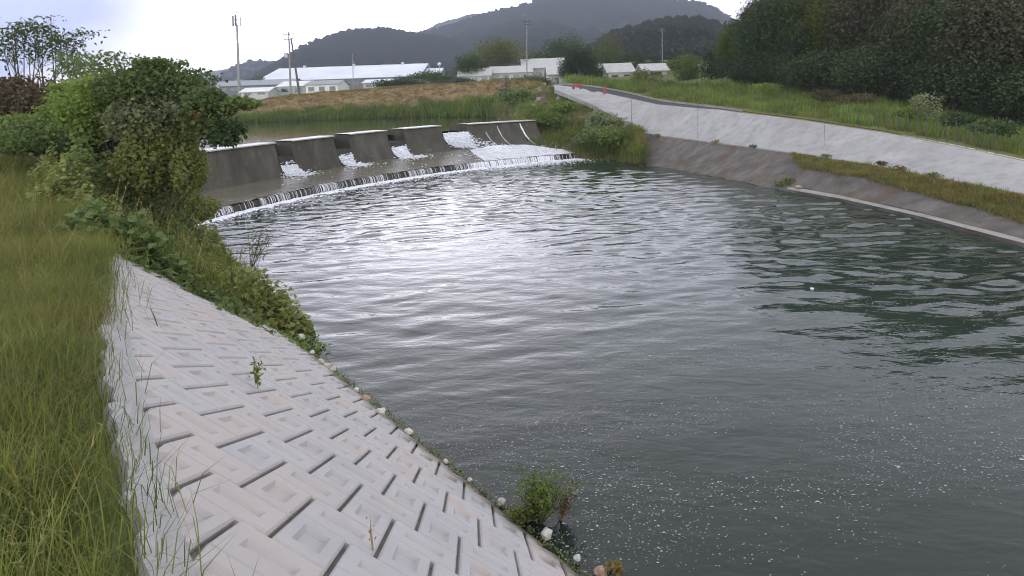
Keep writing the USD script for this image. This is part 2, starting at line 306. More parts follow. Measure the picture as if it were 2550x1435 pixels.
def clumps(rng, n, radii, k=14, tight=.38, low=-.3):
    """Points grouped in clumps inside an ellipsoid: uneven outline with gaps."""
    c = rng.normal(size=(k, 3)); c /= np.linalg.norm(c, axis=1, keepdims=True)
    c *= (rng.uniform(.12, 1, (k, 1)) ** .45) * .74; c[:, 2] = np.maximum(c[:, 2], low)
    r = rng.uniform(.65, 1.25, k) * tight * 1.25; w = r ** 2 / (r ** 2).sum()
    i = rng.choice(k, n, p=w)
    q = rng.normal(size=(n, 3)); q /= np.linalg.norm(q, axis=1, keepdims=True); q *= rng.uniform(.0, 1, (n, 1)) ** .42
    P = (c[i] + q * r[i][:, None]); m_ = n // 5
    f = rng.normal(size=(m_, 3)); f /= np.linalg.norm(f, axis=1, keepdims=True); P[:m_] = f * rng.uniform(0, 1, (m_, 1)) ** .4 * .92
    o_ = rng.random(n) < .07; P[o_] *= rng.uniform(1.05, 1.28, (int(o_.sum()), 1))
    return P * radii, c * radii
def blob(radii, seed, sub=2, amp=.25):
    b = trimesh.creation.icosphere(sub, 1.0); v = b.vertices
    v = v * (1 + amp * fbm(v + seed * 7.3, 1.7, 3, seed)[:, None])
    return v * radii, b.faces
def tree_mesh(rng, h, r, n, size, trunk_r=.14, k=16, tight=.36, base=.35, squash=1.0, lean=0.0):
    """(trunk + limbs, crown) with the foot at the origin."""
    cz = h * (base + (1 - base) / 2); rz = h * (1 - base) / 2 * squash
    P, C = clumps(rng, n, np.array([r, r, rz]), k, tight); off = np.array([lean * h, 0, cz]); P += off; C += off
    t = MB(); top = np.array([lean * h * .7, 0, cz + rz * .3])
    pts = np.array([[0, 0, -.4], [lean * h * .15, .02 * h, h * base * .6], [lean * h * .4, -.01 * h, cz - rz * .3], top]); t.tube(pts, np.array([1.3, 1, .7, .25]) * trunk_r, 6)
    for c in C[:: max(1, k // 9)]:
        s = pts[1] + (pts[2] - pts[1]) * rng.uniform(.1, 1)
        t.tube(np.array([s, s * .5 + c * .5 + [0, 0, .04 * h], c]), np.array([.5, .3, .1]) * trunk_r, 4)
    return t.out(), leaves(P, size, rng)
def blade_tuft(rng, n, h, spread, width, bend=.5, seeds=0):
    """A tuft of bent blades; seeds: thin upright stalks with a loose head."""
    m = MB(); pos = rng.normal(size=(n, 2)) * spread * .5
    for k in range(n):
        a = rng.uniform(0, 2 * np.pi); hh = h * rng.uniform(.55, 1.15); be = bend * hh * rng.uniform(.2, 1.3)
        d = np.array([math.cos(a), math.sin(a), 0]); s = np.array([-d[1], d[0], 0]) * width * rng.uniform(.6, 1.3) / 2
        p0 = np.array([*pos[k], -.03]); p1 = p0 + d * be * .25 + [0, 0, hh * .55]; p2 = p0 + d * be + [0, 0, hh * (1 - .25 * be / hh)]
        m.add([p0 - s, p0 + s, p1 + s * .8, p1 - s * .8, p2], [[0, 1, 2], [0, 2, 3], [3, 2, 4]])
    return m.out()
def stalk_tuft(rng, n, h, spread):
    m = MB()
    for k in range(n):
        a = rng.uniform(0, 2 * np.pi); d = np.array([math.cos(a), math.sin(a), 0]); hh = h * rng.uniform(.7, 1.2); be = hh * rng.uniform(.1, .55)
        p0 = np.array([*(rng.normal(size=2) * spread * .5), -.03]); q = [p0, p0 + d * be * .3 + [0, 0, hh * .6], p0 + d * be + [0, 0, hh]]
        m.tube(np.array(q), np.array([.0022, .0017, .0008]), 3)
        for j in range(7):
            t = rng.uniform(.65, 1); c = q[1] * (1 - (t - .5) * 2) + q[2] * ((t - .5) * 2) if t > .5 else q[1]
            e = rng.normal(size=3) * .026 * hh; e[2] = abs(e[2]); w = np.cross(e, [0, 0, 1.0]); w = w / (np.linalg.norm(w) + 1e-9) * .0032
            m.add([c - w, c + w, c + e], [[0, 1, 2]])
    return m.out()

# ------------------------------------------------------------------ terrain of the left bank
A3 = np.array([-.55535, .83162, 0]); E3 = np.array([.83162, .55535, 0])
S3 = np.array([.67803, .45278, -.57902]); N3 = np.array([.48152, .32155, .81532])
U3 = np.array([-.06360, .94063, -.33342]); V3 = np.array([.87412, -.10869, -.47339])
WNARROW, LSQ, LCOL = .44074, .30989, .16006
O3 = np.array([-1.7602, 4.1510, CAMH - 1.90957])
WL0 = O3 + S3 * (O3[2] / .57902)                  # a point of the waterline
SWL = O3[2] / .57902
def on_plane(s, r, w=0.0):
    return O3 + np.multiply.outer(s, S3) + np.multiply.outer(r, A3) + np.multiply.outer(w, N3)
def cap_s(r):
    return np.interp(r, [-6, -1.75, 0, 2.2, 4.4, 7.4, 12], [-.70, -.66, -.61, -.47, -.30, -.13, .1])
def ztop(r):
    return np.interp(r, [-30, -6, 0, 7.4, 12, 19, 24, 40], [2.5, 2.42, 2.36, 2.10, 2.15, 2.35, 2.7, 3.0])
def r_end(s):
    return 7.55 + .62 * np.maximum(0, np.asarray(s) - 1.0)
def bank_z(r, e):
    """Height of the left bank at r metres upstream, e metres out from the waterline."""
    r, e = np.broadcast_arrays(np.asarray(r, float), np.asarray(e, float))
    s = e / .8153 + SWL
    p = np.stack([r, e, 0 * r], -1)
    n = fbm(p, .45, 4, 3)
    covered = (r < r_end(s) + .1)
    plane = -.7102 * e - np.where(covered, .16, .10 - .22 * n)
    et = (cap_s(r) - SWL) * .8153
    top = ztop(r) + .012 * np.minimum(et - e, 60) + .07 * n * np.clip((et - e), 0, 1.5) + .025
    return np.where(e > et, np.minimum(plane, top), top)
def bank_pt(r, e, dz=0.0):
    return np.array([*(WL0[:2] + r * A3[:2] + e * E3[:2]), float(bank_z(r, e)) + dz])
def to_re(x, y):
    d = np.stack([np.asarray(x) - WL0[0], np.asarray(y) - WL0[1]], -1); return d @ A3[:2], d @ E3[:2]
def bank_px(px, d):
    """The point of the left bank below pixel column px, d metres ahead."""
    x = aty(px, 700, d); x0 = (px - CX) / FPX * d
    r, e = to_re(x0, d); return np.array([x0, d, float(bank_z(r, e))])

rr = np.concatenate([np.arange(-60, -8, 2.0), np.arange(-8, 26, .2), np.arange(26, 120, 3.0)])
ee = np.concatenate([np.arange(-160, -20, 6.0), np.arange(-20, -6, .7), np.arange(-6, 1.8, .13)])
RR, EE = np.meshgrid(rr, ee, indexing='ij')
P = np.stack([WL0[0] + RR * A3[0] + EE * E3[0], WL0[1] + RR * A3[1] + EE * E3[1], bank_z(RR, EE)], -1)
whole('left_bank', up(grid(P)), M['turf'], kind='structure', smooth=True)

# riverbed: one wide sheet under everything
bed = np.array([[x, y, -1.3] for y in (-80, 3000) for x in (-2100, 2100)], float)
whole('riverbed', up((bed, np.array([[0, 1, 2], [1, 3, 2]]))), M['soil'], kind='structure')

# ------------------------------------------------------------------ lower pool
def wave(x, y):
    """Ripples running down from the weir, dying towards the near bank, roughened by noise."""
    t = np.array([.30, -.95]); rng = np.random.default_rng(5); z = 0 * x
    w0 = np.stack([x, y, 0 * x], -1); wx, wy = .5 * fbm(w0, .35, 2, 61), .5 * fbm(w0, .35, 2, 62)
    for k in range(26):
        a = rng.normal(0, .62); lam = .36 * 4.0 ** rng.uniform(0, 1); ph = rng.uniform(0, 6.28)
        d = np.array([t[0] * math.cos(a) - t[1] * math.sin(a), t[0] * math.sin(a) + t[1] * math.cos(a)])
        z = z + lam * .0085 * np.sin(((x + wx) * d[0] + (y + wy) * d[1]) * 2 * np.pi / lam + ph)
    p = np.stack([x, y, 0 * x], -1)
    gust = np.clip(.75 + 1.1 * fbm(p, .11, 3, 21), .15, 1.5)
    near = np.interp(y, [4, 9, 13, 20, 40], [.06, .20, .62, 1.1, 1.2])
    return (z * .42 + .016 * fbm(p * [1, 1.5, 1], 1.3, 3, 8)) * gust * near
ys = np.concatenate([np.arange(-50, 3, 2.0), np.arange(3, 16, .075), np.arange(16, 30, .11), np.arange(30, 52, .16), np.arange(52, 64, 2.0)])
xs = np.concatenate([np.arange(-24, -14, 1.0), np.arange(-14, 16, .125), np.arange(16, 36, 1.0)])
X, Y = np.meshgrid(xs, ys)
fade = np.clip((Y - 2) / 4, 0, 1)
whole('river_water', up(grid(np.stack([X, Y, wave(X, Y) * fade], -1))), M['water'], kind='structure', smooth=True)

# ------------------------------------------------------------------ weir
def wl(t):
    t = np.asarray(t, float)
    p = np.stack([.01149 * t * t + .2070 * t - 11.42, -.01076 * t * t + 1.1057 * t + 25.55], -1)
    d = np.stack([.02298 * t + .2070, -.02152 * t + 1.1057], -1); d /= np.linalg.norm(d, axis=-1, keepdims=True)
    return p, np.stack([-d[..., 1], d[..., 0]], -1)
def zbase(t): return np.interp(t, [-3, 0, 5, 10, 14, 18, 22, 27, 34], [.34, .35, .38, .45, .60, .76, .93, .96, .93])
def zcrest(t): return np.interp(t, [-4, 3, 10, 17, 21, 28, 36], [2.05, 2.10, 2.26, 2.46, 2.55, 2.58, 2.62])
def BO(t): return np.interp(t, [0, 10, 14, 18.5, 22, 25, 34], [4.05, 4.05, 3.95, 3.75, 3.2, 2.8, 2.7])
def apz(t, o): return zlip(t) + (zbase(t) - zlip(t)) * o / BO(t)
def zlip(t): return np.interp(t, [0, 8, 30], [.32, .37, .33])
def at_weir(t, off, z):
    p, n = wl(t); t = np.asarray(t, float)
    return np.stack([p[..., 0] + n[..., 0] * off, p[..., 1] + n[..., 1] * off, np.broadcast_to(z, t.shape) + 0 * t], -1)
def profile(t, q, drop=0.0, back=0.0):
    """The downstream face: q = 0 at the crest's front edge, 1 at the apron."""
    zc, zb = zcrest(t) - drop, zbase(t)
    bo = BO(t); flare = np.interp(t, [0, 10, 14, 18, 23], [.0, .05, .1, .25, .9])
    off = 4.6 + back - flare * q ** 4 - (4.6 + back - bo - flare) * q
    return at_weir(t, off, zc - (zc - zb) * q ** .92)
weir = thing('weir', 'dark concrete river weir with four notches and a low stepped sill', 'weir')
NOTCH = [(9.9, 10.9), (13.75, 14.75), (17.5, 18.7), (21.5, 23.4)]
edges = [-4.0] + [e for nt in NOTCH for e in nt] + [28.6]
segs = [(edges[2 * k], edges[2 * k + 1]) for k in range(5)]
q9 = np.linspace(0, 1, 14)
for k, (a, b) in enumerate(segs):
    tt = np.linspace(a, b, max(6, int((b - a) / .5)))
    rows = [at_weir(tt, 6.6, .3), at_weir(tt, 6.6, zcrest(tt) - .10), at_weir(tt, 5.6, zcrest(tt) - .04), at_weir(tt, 4.72, zcrest(tt) - .04)] + [profile(tt, q) - [0, 0, .04 if q < .01 else 0] for q in q9] + [at_weir(tt, 2.2, .2)]
    G = np.stack(rows); v, f = grid(G)
    n = len(rows); mb = MB().add(v, f)
    for c in (0, -1):                                             # end cheeks
        col = G[:, c]; ctr = col.mean(0); ctr[2] = .3
        mb.add(np.vstack([col, ctr]), [[i, i + 1, n] for i in range(n - 1)])
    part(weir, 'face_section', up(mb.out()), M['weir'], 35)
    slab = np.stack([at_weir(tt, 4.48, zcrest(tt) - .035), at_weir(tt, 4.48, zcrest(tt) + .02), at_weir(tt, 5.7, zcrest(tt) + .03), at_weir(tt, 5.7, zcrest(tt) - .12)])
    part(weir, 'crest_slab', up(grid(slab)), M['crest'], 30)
for k, (a, b) in enumerate(NOTCH):
    tt = np.linspace(a - .02, b + .02, 6); dr = (.78, .80, .72, .55)[k]
    G = np.stack([at_weir(tt, 6.5, .3), at_weir(tt, 6.5, zcrest(tt) - dr)] + [profile(tt, q, dr, -.25) for q in q9] + [at_weir(tt, 2.2, .2)])
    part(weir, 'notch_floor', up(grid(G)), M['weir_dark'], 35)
ta = np.linspace(-4, 33, 130)
G = np.stack([at_weir(ta, w_ * BO(ta), apz(ta, w_ * BO(ta)) - .03 + .012 * np.sin(ta * 3 + w_ * 15)) for w_ in np.linspace(1.12, .03, 12)] + [at_weir(ta, .04, zlip(ta) - .05), at_weir(ta, .02, -.9 + 0 * ta)])
part(weir, 'apron', up(grid(G)), M['weir'], 35)
# water on the apron
G = np.stack([at_weir(ta, w_ * BO(ta), apz(ta, w_ * BO(ta)) + .025 + .025 * fbm(np.stack([ta, 0 * ta + w_ * 6, 0 * ta], -1), 1.6, 3, 4)) for w_ in np.linspace(1.03, .005, 20)])
whole('apron_water', up(grid(G)), M['film'], kind='structure', smooth=True)
# threads of water falling over the sill
rng = np.random.default_rng(11); mb = MB()
for t in np.arange(-1.0, 33, .035):
    big = 20.0 < t < 27.0
    if rng.random() > (.9 if big else .40 + .25 * math.sin(t * 1.7) + .15 * math.sin(t * 5.1)): continue
    w = rng.uniform(.008, .034) * (2.2 if big else 1); t += rng.uniform(-.03, .03); zt = float(zlip(t)) + .03; lo = rng.uniform(-.02, .12) if not big else -.03
    tt = np.array([t - w / 2, t + w / 2])
    g = np.stack([at_weir(tt, .10, zt), at_weir(tt, -.06, zt - .04), at_weir(tt, -.13 + rng.uniform(-.02, .02), (zt + lo) * .5), at_weir(tt, -.17, lo)])
    mb.add(*grid(g))
whole('falling_water', mb.out(), M['foam'], 'thin white threads of water falling over the low sill', 'water', kind='stuff')

# froth: below the sill, in the notches and where they run out
rng = np.random.default_rng(12)
fp, fs = [], []
def froth(p, s): fp.append(p); fs.append(s)
for t in np.arange(-.5, 32.5, .0055):
    wd = np.interp(t, [-1, 4, 10, 18, 22, 26, 29, 32], [.22, .3, .42, .6, 1.6, 1.9, .9, .15])
    if t > 29.5 and rng.random() < .5: continue
    o_ = -.12 - abs(rng.normal()) * wd * .55
    froth(at_weir(np.array(t + rng.uniform(-.2, .2)), o_, .0 + rng.uniform(-.03, .05) * math.exp(-(abs(o_) / (wd + .1)) ** 2)), rng.uniform(.02, .075) * (1 - .35 * min(1, abs(o_) / 1.5)))
for t in np.arange(-.5, 32.0, .02):                                # thin outer bits drifting off
    froth(at_weir(np.array(t), -.3 - rng.exponential(.8), .012), rng.uniform(.012, .04))
run = [(.22, 1.0, 240, .35), (.30, .9, 220, .45), (.42, .85, 220, .5), (.05, .6, 1100, 1.0)]
for k, (a, b) in enumerate(NOTCH):
    q0, q1, n, wd = run[k]; dr = (.78, .80, .72, .55)[k]
    for _ in range(n):
        q = rng.uniform(0, 1.0)
        if k < 3 and (q < .32 or (.42 < q < .75 and rng.random() < (.8 if k == 0 else .4))): continue
        t = rng.uniform(a + .05, b - .05) + (q ** 2) * rng.normal(0, .22 * wd + .05) + (q ** 2.5 * rng.uniform(.0, 2.8) if k == 3 else 0)
        p = profile(np.array(t), np.clip(q0 * 0 + q, 0, 1), dr, -.25); p[2] += rng.uniform(0, .10 + .12 * q)
        if q > .97 or t > b or t < a: p = profile(np.array(t), np.clip(q, .0, 1), 0, 0) + [0, 0, .03] if not (a < t < b) else p
        froth(p, rng.uniform(.015, .06))
    for _ in range(int(n * .75)):                                  # run-out over the apron
        B_ = float(BO((a + b) / 2)); o_ = B_ - rng.exponential(.42 if k < 3 else .75)
        if o_ < .05: continue
        sp = (B_ - o_) * (.6 if k < 3 else 1.2) + .35
        t = (a + b) / 2 + (0.3 if k < 3 else 2.2) + rng.normal(0, sp) * (1 if k < 3 else 1.1)
        z = apz(t, o_)
        froth(at_weir(np.array(t), o_, z + .02 + abs(rng.normal()) * (.10 if o_ > B_ - .7 and k == 0 else .015)), rng.uniform(.012, .05))
for _ in range(1200):                                              # the broad sheet between the last notch and the sill
    o_ = rng.uniform(0, 2.9); t = rng.normal(24.2 + (2.9 - o_) * .45, .75 + (2.9 - o_) * .6)
    froth(at_weir(np.array(t), o_, apz(t, o_) + .025), rng.uniform(.014, .05))
M['torrent'] = usdkit.material(stage, '/World/Looks/torrent', {'g': ('geometry', {}), 'mp': ('mapping', {'rotation': (0, 0, -.45), 'scale': (1.0, 3.2, 1.0)}), 'n': ('noise_texture', {'scale': 2.6, 'detail': 6.0, 'roughness': .7, 'distortion': .5}),
    'r': ('rgb_ramp', {'ramp': [(.24, (.20, .195, .18)), (.40, (.52, .53, .56)), (.56, (.82, .83, .88))]}), 'b': ('bump', {'strength': .8, 'distance': .06}), 'p': ('principled_bsdf', {'roughness': .25})},
    [('g.position', 'mp.vector'), ('mp.vector', 'n.vector'), ('n.fac', 'r.fac'), ('n.fac', 'b.height'), ('b.normal', 'p.normal'), ('r.color', 'p.base_color')], surface='p.BSDF')
for k, (a, b) in enumerate(NOTCH):
    tt = np.linspace(a, b, 14); dr = (.78, .80, .72, .55)[k]; rows = []
    for q in np.linspace((.45, .40, .36, .0)[k], 1, 22):
        shift = (q ** 2.5) * (2.0 if k == 3 else .35); wide = 1 + (q ** 2) * (1.1 if k == 3 else .2)
        t2 = (a + b) / 2 + (tt - (a + b) / 2) * wide + shift
        pr = profile(np.clip(tt, a, b), q, dr, -.25); pr2 = at_weir(t2, 0, 0); base, n_ = wl(t2); o2 = ((pr - at_weir(tt, 0, 0))[:, :2] * wl(tt)[1]).sum(1)
        z = pr[:, 2] + .05 + .05 * fbm(np.stack([t2, 0 * t2 + q * 3, 0 * t2], -1), 3.0, 3, 90 + k)
        rows.append(np.stack([base[:, 0] + n_[:, 0] * o2, base[:, 1] + n_[:, 1] * o2, z], 1))
    B_ = float(BO(b))
    for o_ in np.linspace(B_ - .25, .05, 10) if k == 3 else np.linspace(B_ - .2, B_ - .9, 4):
        sp_ = (B_ - o_); t2 = (a + b) / 2 + (tt - (a + b) / 2) * ((2.1 + .75 * sp_) if k == 3 else (1.2 - .25 * sp_)) + (2.0 + .35 * sp_ if k == 3 else .35 + .2 * sp_)
        z = apz(t2, o_) + .045 + .03 * fbm(np.stack([t2, 0 * t2 + o_ * 2, 0 * t2], -1), 3, 3, 95)
        rows.append(at_weir(t2, o_, z))
    whole('falling_water', up(grid(np.stack(rows))), M['torrent'], ['water spilling through the leftmost notch of the weir', 'water spilling through the second notch of the weir from the left', 'water spilling through the third notch of the weir from the left', 'broad white torrent pouring through the widest notch of the weir'][k], 'water', kind='stuff', smooth=True)
fp = np.array(fp); fs = np.array(fs)
bl = []
for k in range(3):
    v, f = blob(np.array([1.5, 1, .40]), 40 + k, 1, .35); bl.append(((v, f), M['foam'], True))
froth_p = scatter('/World/white_water', bl, fp, rng.uniform(0, 6.28, len(fp)), fs, rng.integers(0, 3, len(fp)))
data(froth_p, 'white frothing water in the weir notches and below the sill', 'foam', kind='stuff')

mb = MB(); rng = np.random.default_rng(14)
for t0, w_, q0_ in ((27.4, .07, .1), (25.6, .03, .15), (24.6, .02, .35)):
    for k in range(2):
        tt = t0 + rng.normal(0, .06) + np.array([-w_, w_]) * rng.uniform(.25, .6)
        mb.add(*grid(np.stack([profile(tt + .12 * q + rng.normal(0, .012), q) + [-.012, -.03, .012] for q in np.linspace(q0_, 1, 12)])))
whole('trickle', mb.out(), M['foam'], 'thin white trickles running down the dark weir faces', 'water', kind='stuff')

# ------------------------------------------------------------------ upstream pool and far bank
ZUP = 2.13
FD_X = [380, 560, 650, 820, 1000, 1150, 1250, 1300, 1360]; FD = [108, 113, 115, 114, 110, 102, 92, 80, 68]
cols = np.arange(380, 1361, 20.0)
fd = np.interp(cols, FD_X, FD)
wy = np.array([FPX * (CAMH - ZUP) / d for d in fd]) + np.array([hor(c) for c in cols])          # its waterline
cr = interp_rows([[(380, 305), (480, 288), (560, 268), (650, 248), (745, 234), (900, 222), (1000, 213), (1140, 207), (1250, 201), (1300, 201), (1360, 207)]], cols)[0]
rows = []
for fr, do in ((0, 0), (.18, 1.2), (.42, 3.0), (.72, 5.5), (.93, 7.6), (1.0, 9.0)):
    yy = wy + (cr - wy) * fr
    rows.append(np.array([aty(c, y, d + do) for c, y, d in zip(cols, yy, fd)]))
back = rows[-1] + np.stack([0 * cols, 0 * cols + 2.5, 0 * cols - .15], -1)
foot = rows[-1] + np.stack([0 * cols, 0 * cols + 16, 0 * cols - 2.2], -1); foot[:, 2] = np.minimum(foot[:, 2], 4.2)
low = rows[0].copy(); low[:, 2] -= 1.5; low[:, 1] -= 2
FB = np.stack([low] + rows + [back, foot]); fbn = fbm(FB, .25, 4, 31); FB[1:-1, :, 2] += fbn[1:-1] * .16
whole('far_bank', up(grid(FB)), M['dry_turf'], kind='structure', smooth=True)
tt = np.linspace(-4, 35, 40)
near_edge = at_weir(tt, 5.65, ZUP)
far_edge = np.array([[*(np.interp(s_, np.linspace(0, 1, len(cols)), FB[0, :, 0]), np.interp(s_, np.linspace(0, 1, len(cols)), FB[0, :, 1] + 3.5)), ZUP] for s_ in np.linspace(0, 1, 40)])
UW = np.stack([near_edge + (far_edge - near_edge) * k for k in np.linspace(0, 1, 30)])
whole('upstream_water', up(grid(UW)), M['water_up'], kind='structure', smooth=True)

# valley floor behind the bank, to the hills
xs = np.linspace(-900, 900, 40); ys = np.array([131, 142, 160, 240, 400, 700, 1100, 2200.])
X, Y = np.meshgrid(xs, ys); Z = 4.6 + np.interp(Y, [110, 240, 700, 2200], [0, .6, 3, 6]) + fbm(np.stack([X, Y, 0 * X], -1), .01, 3, 9) * .6
whole('valley_floor', up(grid(np.stack([X, Y, Z], -1))), M['meadow'], kind='structure', smooth=True)

# ------------------------------------------------------------------ right bank
RC = np.arange(1480, 3001, 20.0)
yw = interp_rows([[(1480, 393), (1560, 403), (1620, 412), (1700, 425), (1850, 454), (1940, 474), (2100, 504), (2300, 550), (2550, 618), (3000, 760)]], RC)[0]
YW = np.array([CAMH * FPX / (y - hor(c)) for c, y in zip(RC, yw)])
YW = np.convolve(np.pad(YW, 3, mode='edge'), np.ones(7) / 7, 'valid')
wbot = interp_rows([[(1380, 222), (1480, 262), (1540, 297), (1570, 312), (1578, 326), (1650, 338), (1800, 357), (2000, 384), (2200, 416), (2400, 455), (2550, 483), (3000, 580)]], RC)[0]
wtop = interp_rows([[(1380, 212), (1435, 218), (1500, 230), (1640, 261), (1800, 275), (2000, 300), (2200, 330), (2400, 369), (2550, 401), (3000, 500)]], RC)[0]
def rb(c, y, off):
    c = np.asarray(c, float); d = np.interp(c, RC, YW) + off
    return np.stack([(c - CX) / FPX * d * 1.0, d, CAMH + d * 0], -1) * 1.0 if y is None else np.array([aty(a, b, k) for a, b, k in zip(np.atleast_1d(c), np.atleast_1d(np.broadcast_to(y, c.shape)), np.atleast_1d(d))])
offw_b = np.interp(RC, [1480, 1600, 2000, 2550], [7, 4.2, 4.0, 3.6]); offw_t = np.interp(RC, [1480, 1640, 2000, 2550], [14, 8.5, 7.2, 6.6])
cols_ = lambda y, off: np.array([aty(c, b, d + o_) for c, b, d, o_ in zip(RC, y, YW, np.broadcast_to(off, RC.shape))])

# old rough concrete revetment down to the water
old = thing('old_revetment', 'weathered grey brown concrete bank between the white slope and the river', 'revetment')
ledge_top = interp_rows([[(1964, 462), (2100, 487), (2300, 531), (2550, 594), (3000, 725)]], RC)[0]
sel = RC <= 1980
yb = yw.copy(); yb[~sel] = ledge_top[~sel]
ob = np.where(sel, 0.0, .62)
roughtop = np.where(RC < 1990, wbot + 3, interp_rows([[(1990, 405), (2000, 418), (2150, 441), (2300, 482), (2550, 548), (3000, 680)]], RC)[0])
ot = np.where(RC < 1990, offw_b, 1.9)
rowsO = [cols_(yb, ob) - [0, 0, .8]] + [cols_(yb + (roughtop - yb) * k, ob + (ot - ob) * k) for k in np.linspace(0, 1, 7)]
GO = np.stack(rowsO); nn = fbm(GO, .9, 4, 51); GO[1:-1, :, 2] += nn[1:-1] * .07; GO[1:-1, :, 1] += nn[1:-1] * .06
for a, b in ((0, 9), (8, 18), (17, 25)):
    part(old, 'panel', up(grid(GO[:, a:b])), M['old_concrete'], 40)
part(old, 'panel', up(grid(GO[:, 25:])), M['old_concrete'], 40)
part(old, 'joint', up(grid(GO[:, 24:26])), M['old_concrete'], 40)
# ledge at the water's edge
k0 = np.where(RC >= 1960)[0]
led = thing('concrete_ledge', 'low straight concrete ledge along the foot of the right bank', 'ledge')
cL = RC[k0]; lb = ledge_top[k0]; lf = interp_rows([[(1940, 468), (2100, 496), (2300, 541), (2550, 606), (3000, 742)]], cL)[0]; wv = yw[k0]; dW = YW[k0]
bk = np.array([aty(c, y, d + .72) for c, y, d in zip(cL, lb, dW)]); ft = np.array([aty(c, y, d + .06) for c, y, d in zip(cL, lf, dW)])
fb_ = ft.copy(); fb_[:, 2] = -.9; bk2 = bk - [0, 0, 1.0]
part(led, 'top', up(grid(np.stack([ft, bk, bk2]))), M['ledge'], 20)
part(led, 'face', grid(np.stack([fb_, ft - [0, 0, .002]])), M['old_concrete'], 20)
endq = np.array([ft[0], bk[0], bk2[0], fb_[0]]); part(led, 'end_face', (endq, np.array([[0, 1, 2], [0, 2, 3]])), M['old_concrete'])
# berm of dry weeds between old and white concrete
kb = np.where(RC >= 1980)[0]
G = np.stack([cols_(roughtop, ot)[kb] + [0, .0, -.03], cols_(roughtop, ot)[kb] + [0, .35, .05]] + [cols_(roughtop + (wbot - roughtop) * k, ot + (offw_b - ot) * k)[kb] for k in (.35, .7)] + [cols_(wbot, offw_b)[kb] + [0, .2, .0]])
G[1:-1, :, 2] += fbm(G[1:-1], .8, 3, 61) * .12
whole('weed_berm', up(grid(G)), M['dry_turf'], kind='structure', smooth=True); BERM = G
# white concrete slope in panels
white = thing('concrete_slope', 'long pale grey concrete slope along the top of the right bank', 'slope wall')
pan = [1380, 1572, 1738, 2053, 2660, 3000]
for a, b in zip(pan[:-1], pan[1:]):
    cc = np.linspace(a + .35, b - .35, max(4, int((b - a) / 18)))
    d = np.interp(cc, RC, YW); ob_ = np.interp(cc, RC, offw_b); ot_ = np.interp(cc, RC, offw_t)
    if a < 1480:
        d = np.interp(cc, [1380, 1480], [56, YW[0]]); d = np.where(cc > 1480, np.interp(cc, RC, YW), d)
    yb_ = interp_rows([[(1380, 222), (1480, 262), (1540, 297), (1570, 312), (1574, 326), (1650, 338), (1800, 357), (2000, 384), (2200, 416), (2400, 455), (2550, 483), (3000, 580)]], cc)[0]
    yt_ = interp_rows([[(1380, 212), (1435, 218), (1500, 230), (1640, 261), (1800, 275), (2000, 300), (2200, 330), (2400, 369), (2550, 401), (3000, 500)]], cc)[0]
    rows = [np.array([aty(c, y1 + (y2 - y1) * k, dd + o1 + (o2 - o1) * k) for c, y1, y2, dd, o1, o2 in zip(cc, yb_, yt_, d, ob_, ot_)]) for k in np.linspace(0, 1, 6)]
    base = rows[0] - [0, 0, .35]; rim = rows[-1] + [.0, .28, .0]; rim2 = rim - [0, 0, .4]
    G = np.stack([base] + rows + [rim, rim2]); G[1:-2, :, 2] += fbm(G[1:-2], .35, 3, 71) * .04
    part(white, 'panel', up(grid(G)), M['white_concrete'], 25)

# path behind the crown of the slope, grass terrace, foot of the wood
PC = np.arange(1400, 3001, 25.0)
dT = np.interp(PC, RC, YW) + np.interp(PC, RC, offw_t); dT = np.where(PC < 1480, np.interp(PC, [1400, 1480], [70, dT[np.searchsorted(PC, 1480)]]), dT)
yt = interp_rows([[(1380, 212), (1435, 218), (1500, 230), (1640, 261), (1800, 275), (2000, 300), (2200, 330), (2400, 369), (2550, 401), (3000, 500)]], PC)[0]
r0 = np.array([aty(c, y + .5, d + .3) for c, y, d in zip(PC, yt, dT)]) - [0, 0, .03]
hp = np.interp(PC, [1400, 1480, 1560, 1700, 1850, 2550], [3, 9, 12, 7, 2.5, 2])
r1 = np.array([aty(c, y - h_, d + 2.2) for c, y, d, h_ in zip(PC, yt, dT, hp)])
kp = int(np.searchsorted(PC, 1830)) + 1
whole('path', up(grid(np.stack([r0, r1])[:, :kp])), M['asphalt'], kind='structure', smooth=True)
whole('verge', up(grid(np.stack([r0, r1])[:, kp - 1:])), M['dry_turf'], kind='structure', smooth=True)
kerb0 = r1 + [0, .0, .0]
kerb0 = kerb0[:kp]; G = np.stack([kerb0 - [0, 0, .05], kerb0 + [0, 0, .13], kerb0 + [0, .16, .13], kerb0 + [0, .16, -.1]])
whole('kerb', up(grid(G)), M['ledge'], 'thin pale kerb along the far edge of the path above the white slope', 'kerb', smooth=20)
yf = interp_rows([[(1400, 196), (1560, 205), (1660, 212), (1830, 214), (2000, 236), (2200, 254), (2350, 282), (2550, 330), (3000, 440)]], PC)[0]
dF = np.interp(PC, [1400, 1660, 1830, 2000, 2200, 2350, 2550, 3000], [95, 80, 64, 55, 47, 43, 39, 32])
rows = [r1 + [0, .17, .04]] + [np.array([aty(c, (y - h_) + (y2 - (y - h_)) * k ** .8, (d + 2.5) + (d2 - d - 2.5) * k) for c, y, h_, y2, d, d2 in zip(PC, yt, hp, yf, dT, dF)]) for k in (.15, .4, .7, 1.0)]
rise = np.clip((PC - 1790) / 330, 0, 1); rise2 = .25 + .75 * rise
HF = rows[-1]
for do, dz in ((8, 2.2), (20, 7), (40, 15), (75, 26), (120, 30)):
    rows.append(HF + np.stack([(PC - CX) / FPX * do, 0 * PC + do, dz * rise2 * np.clip((PC - 1380) / 200, .1, 1)], -1))
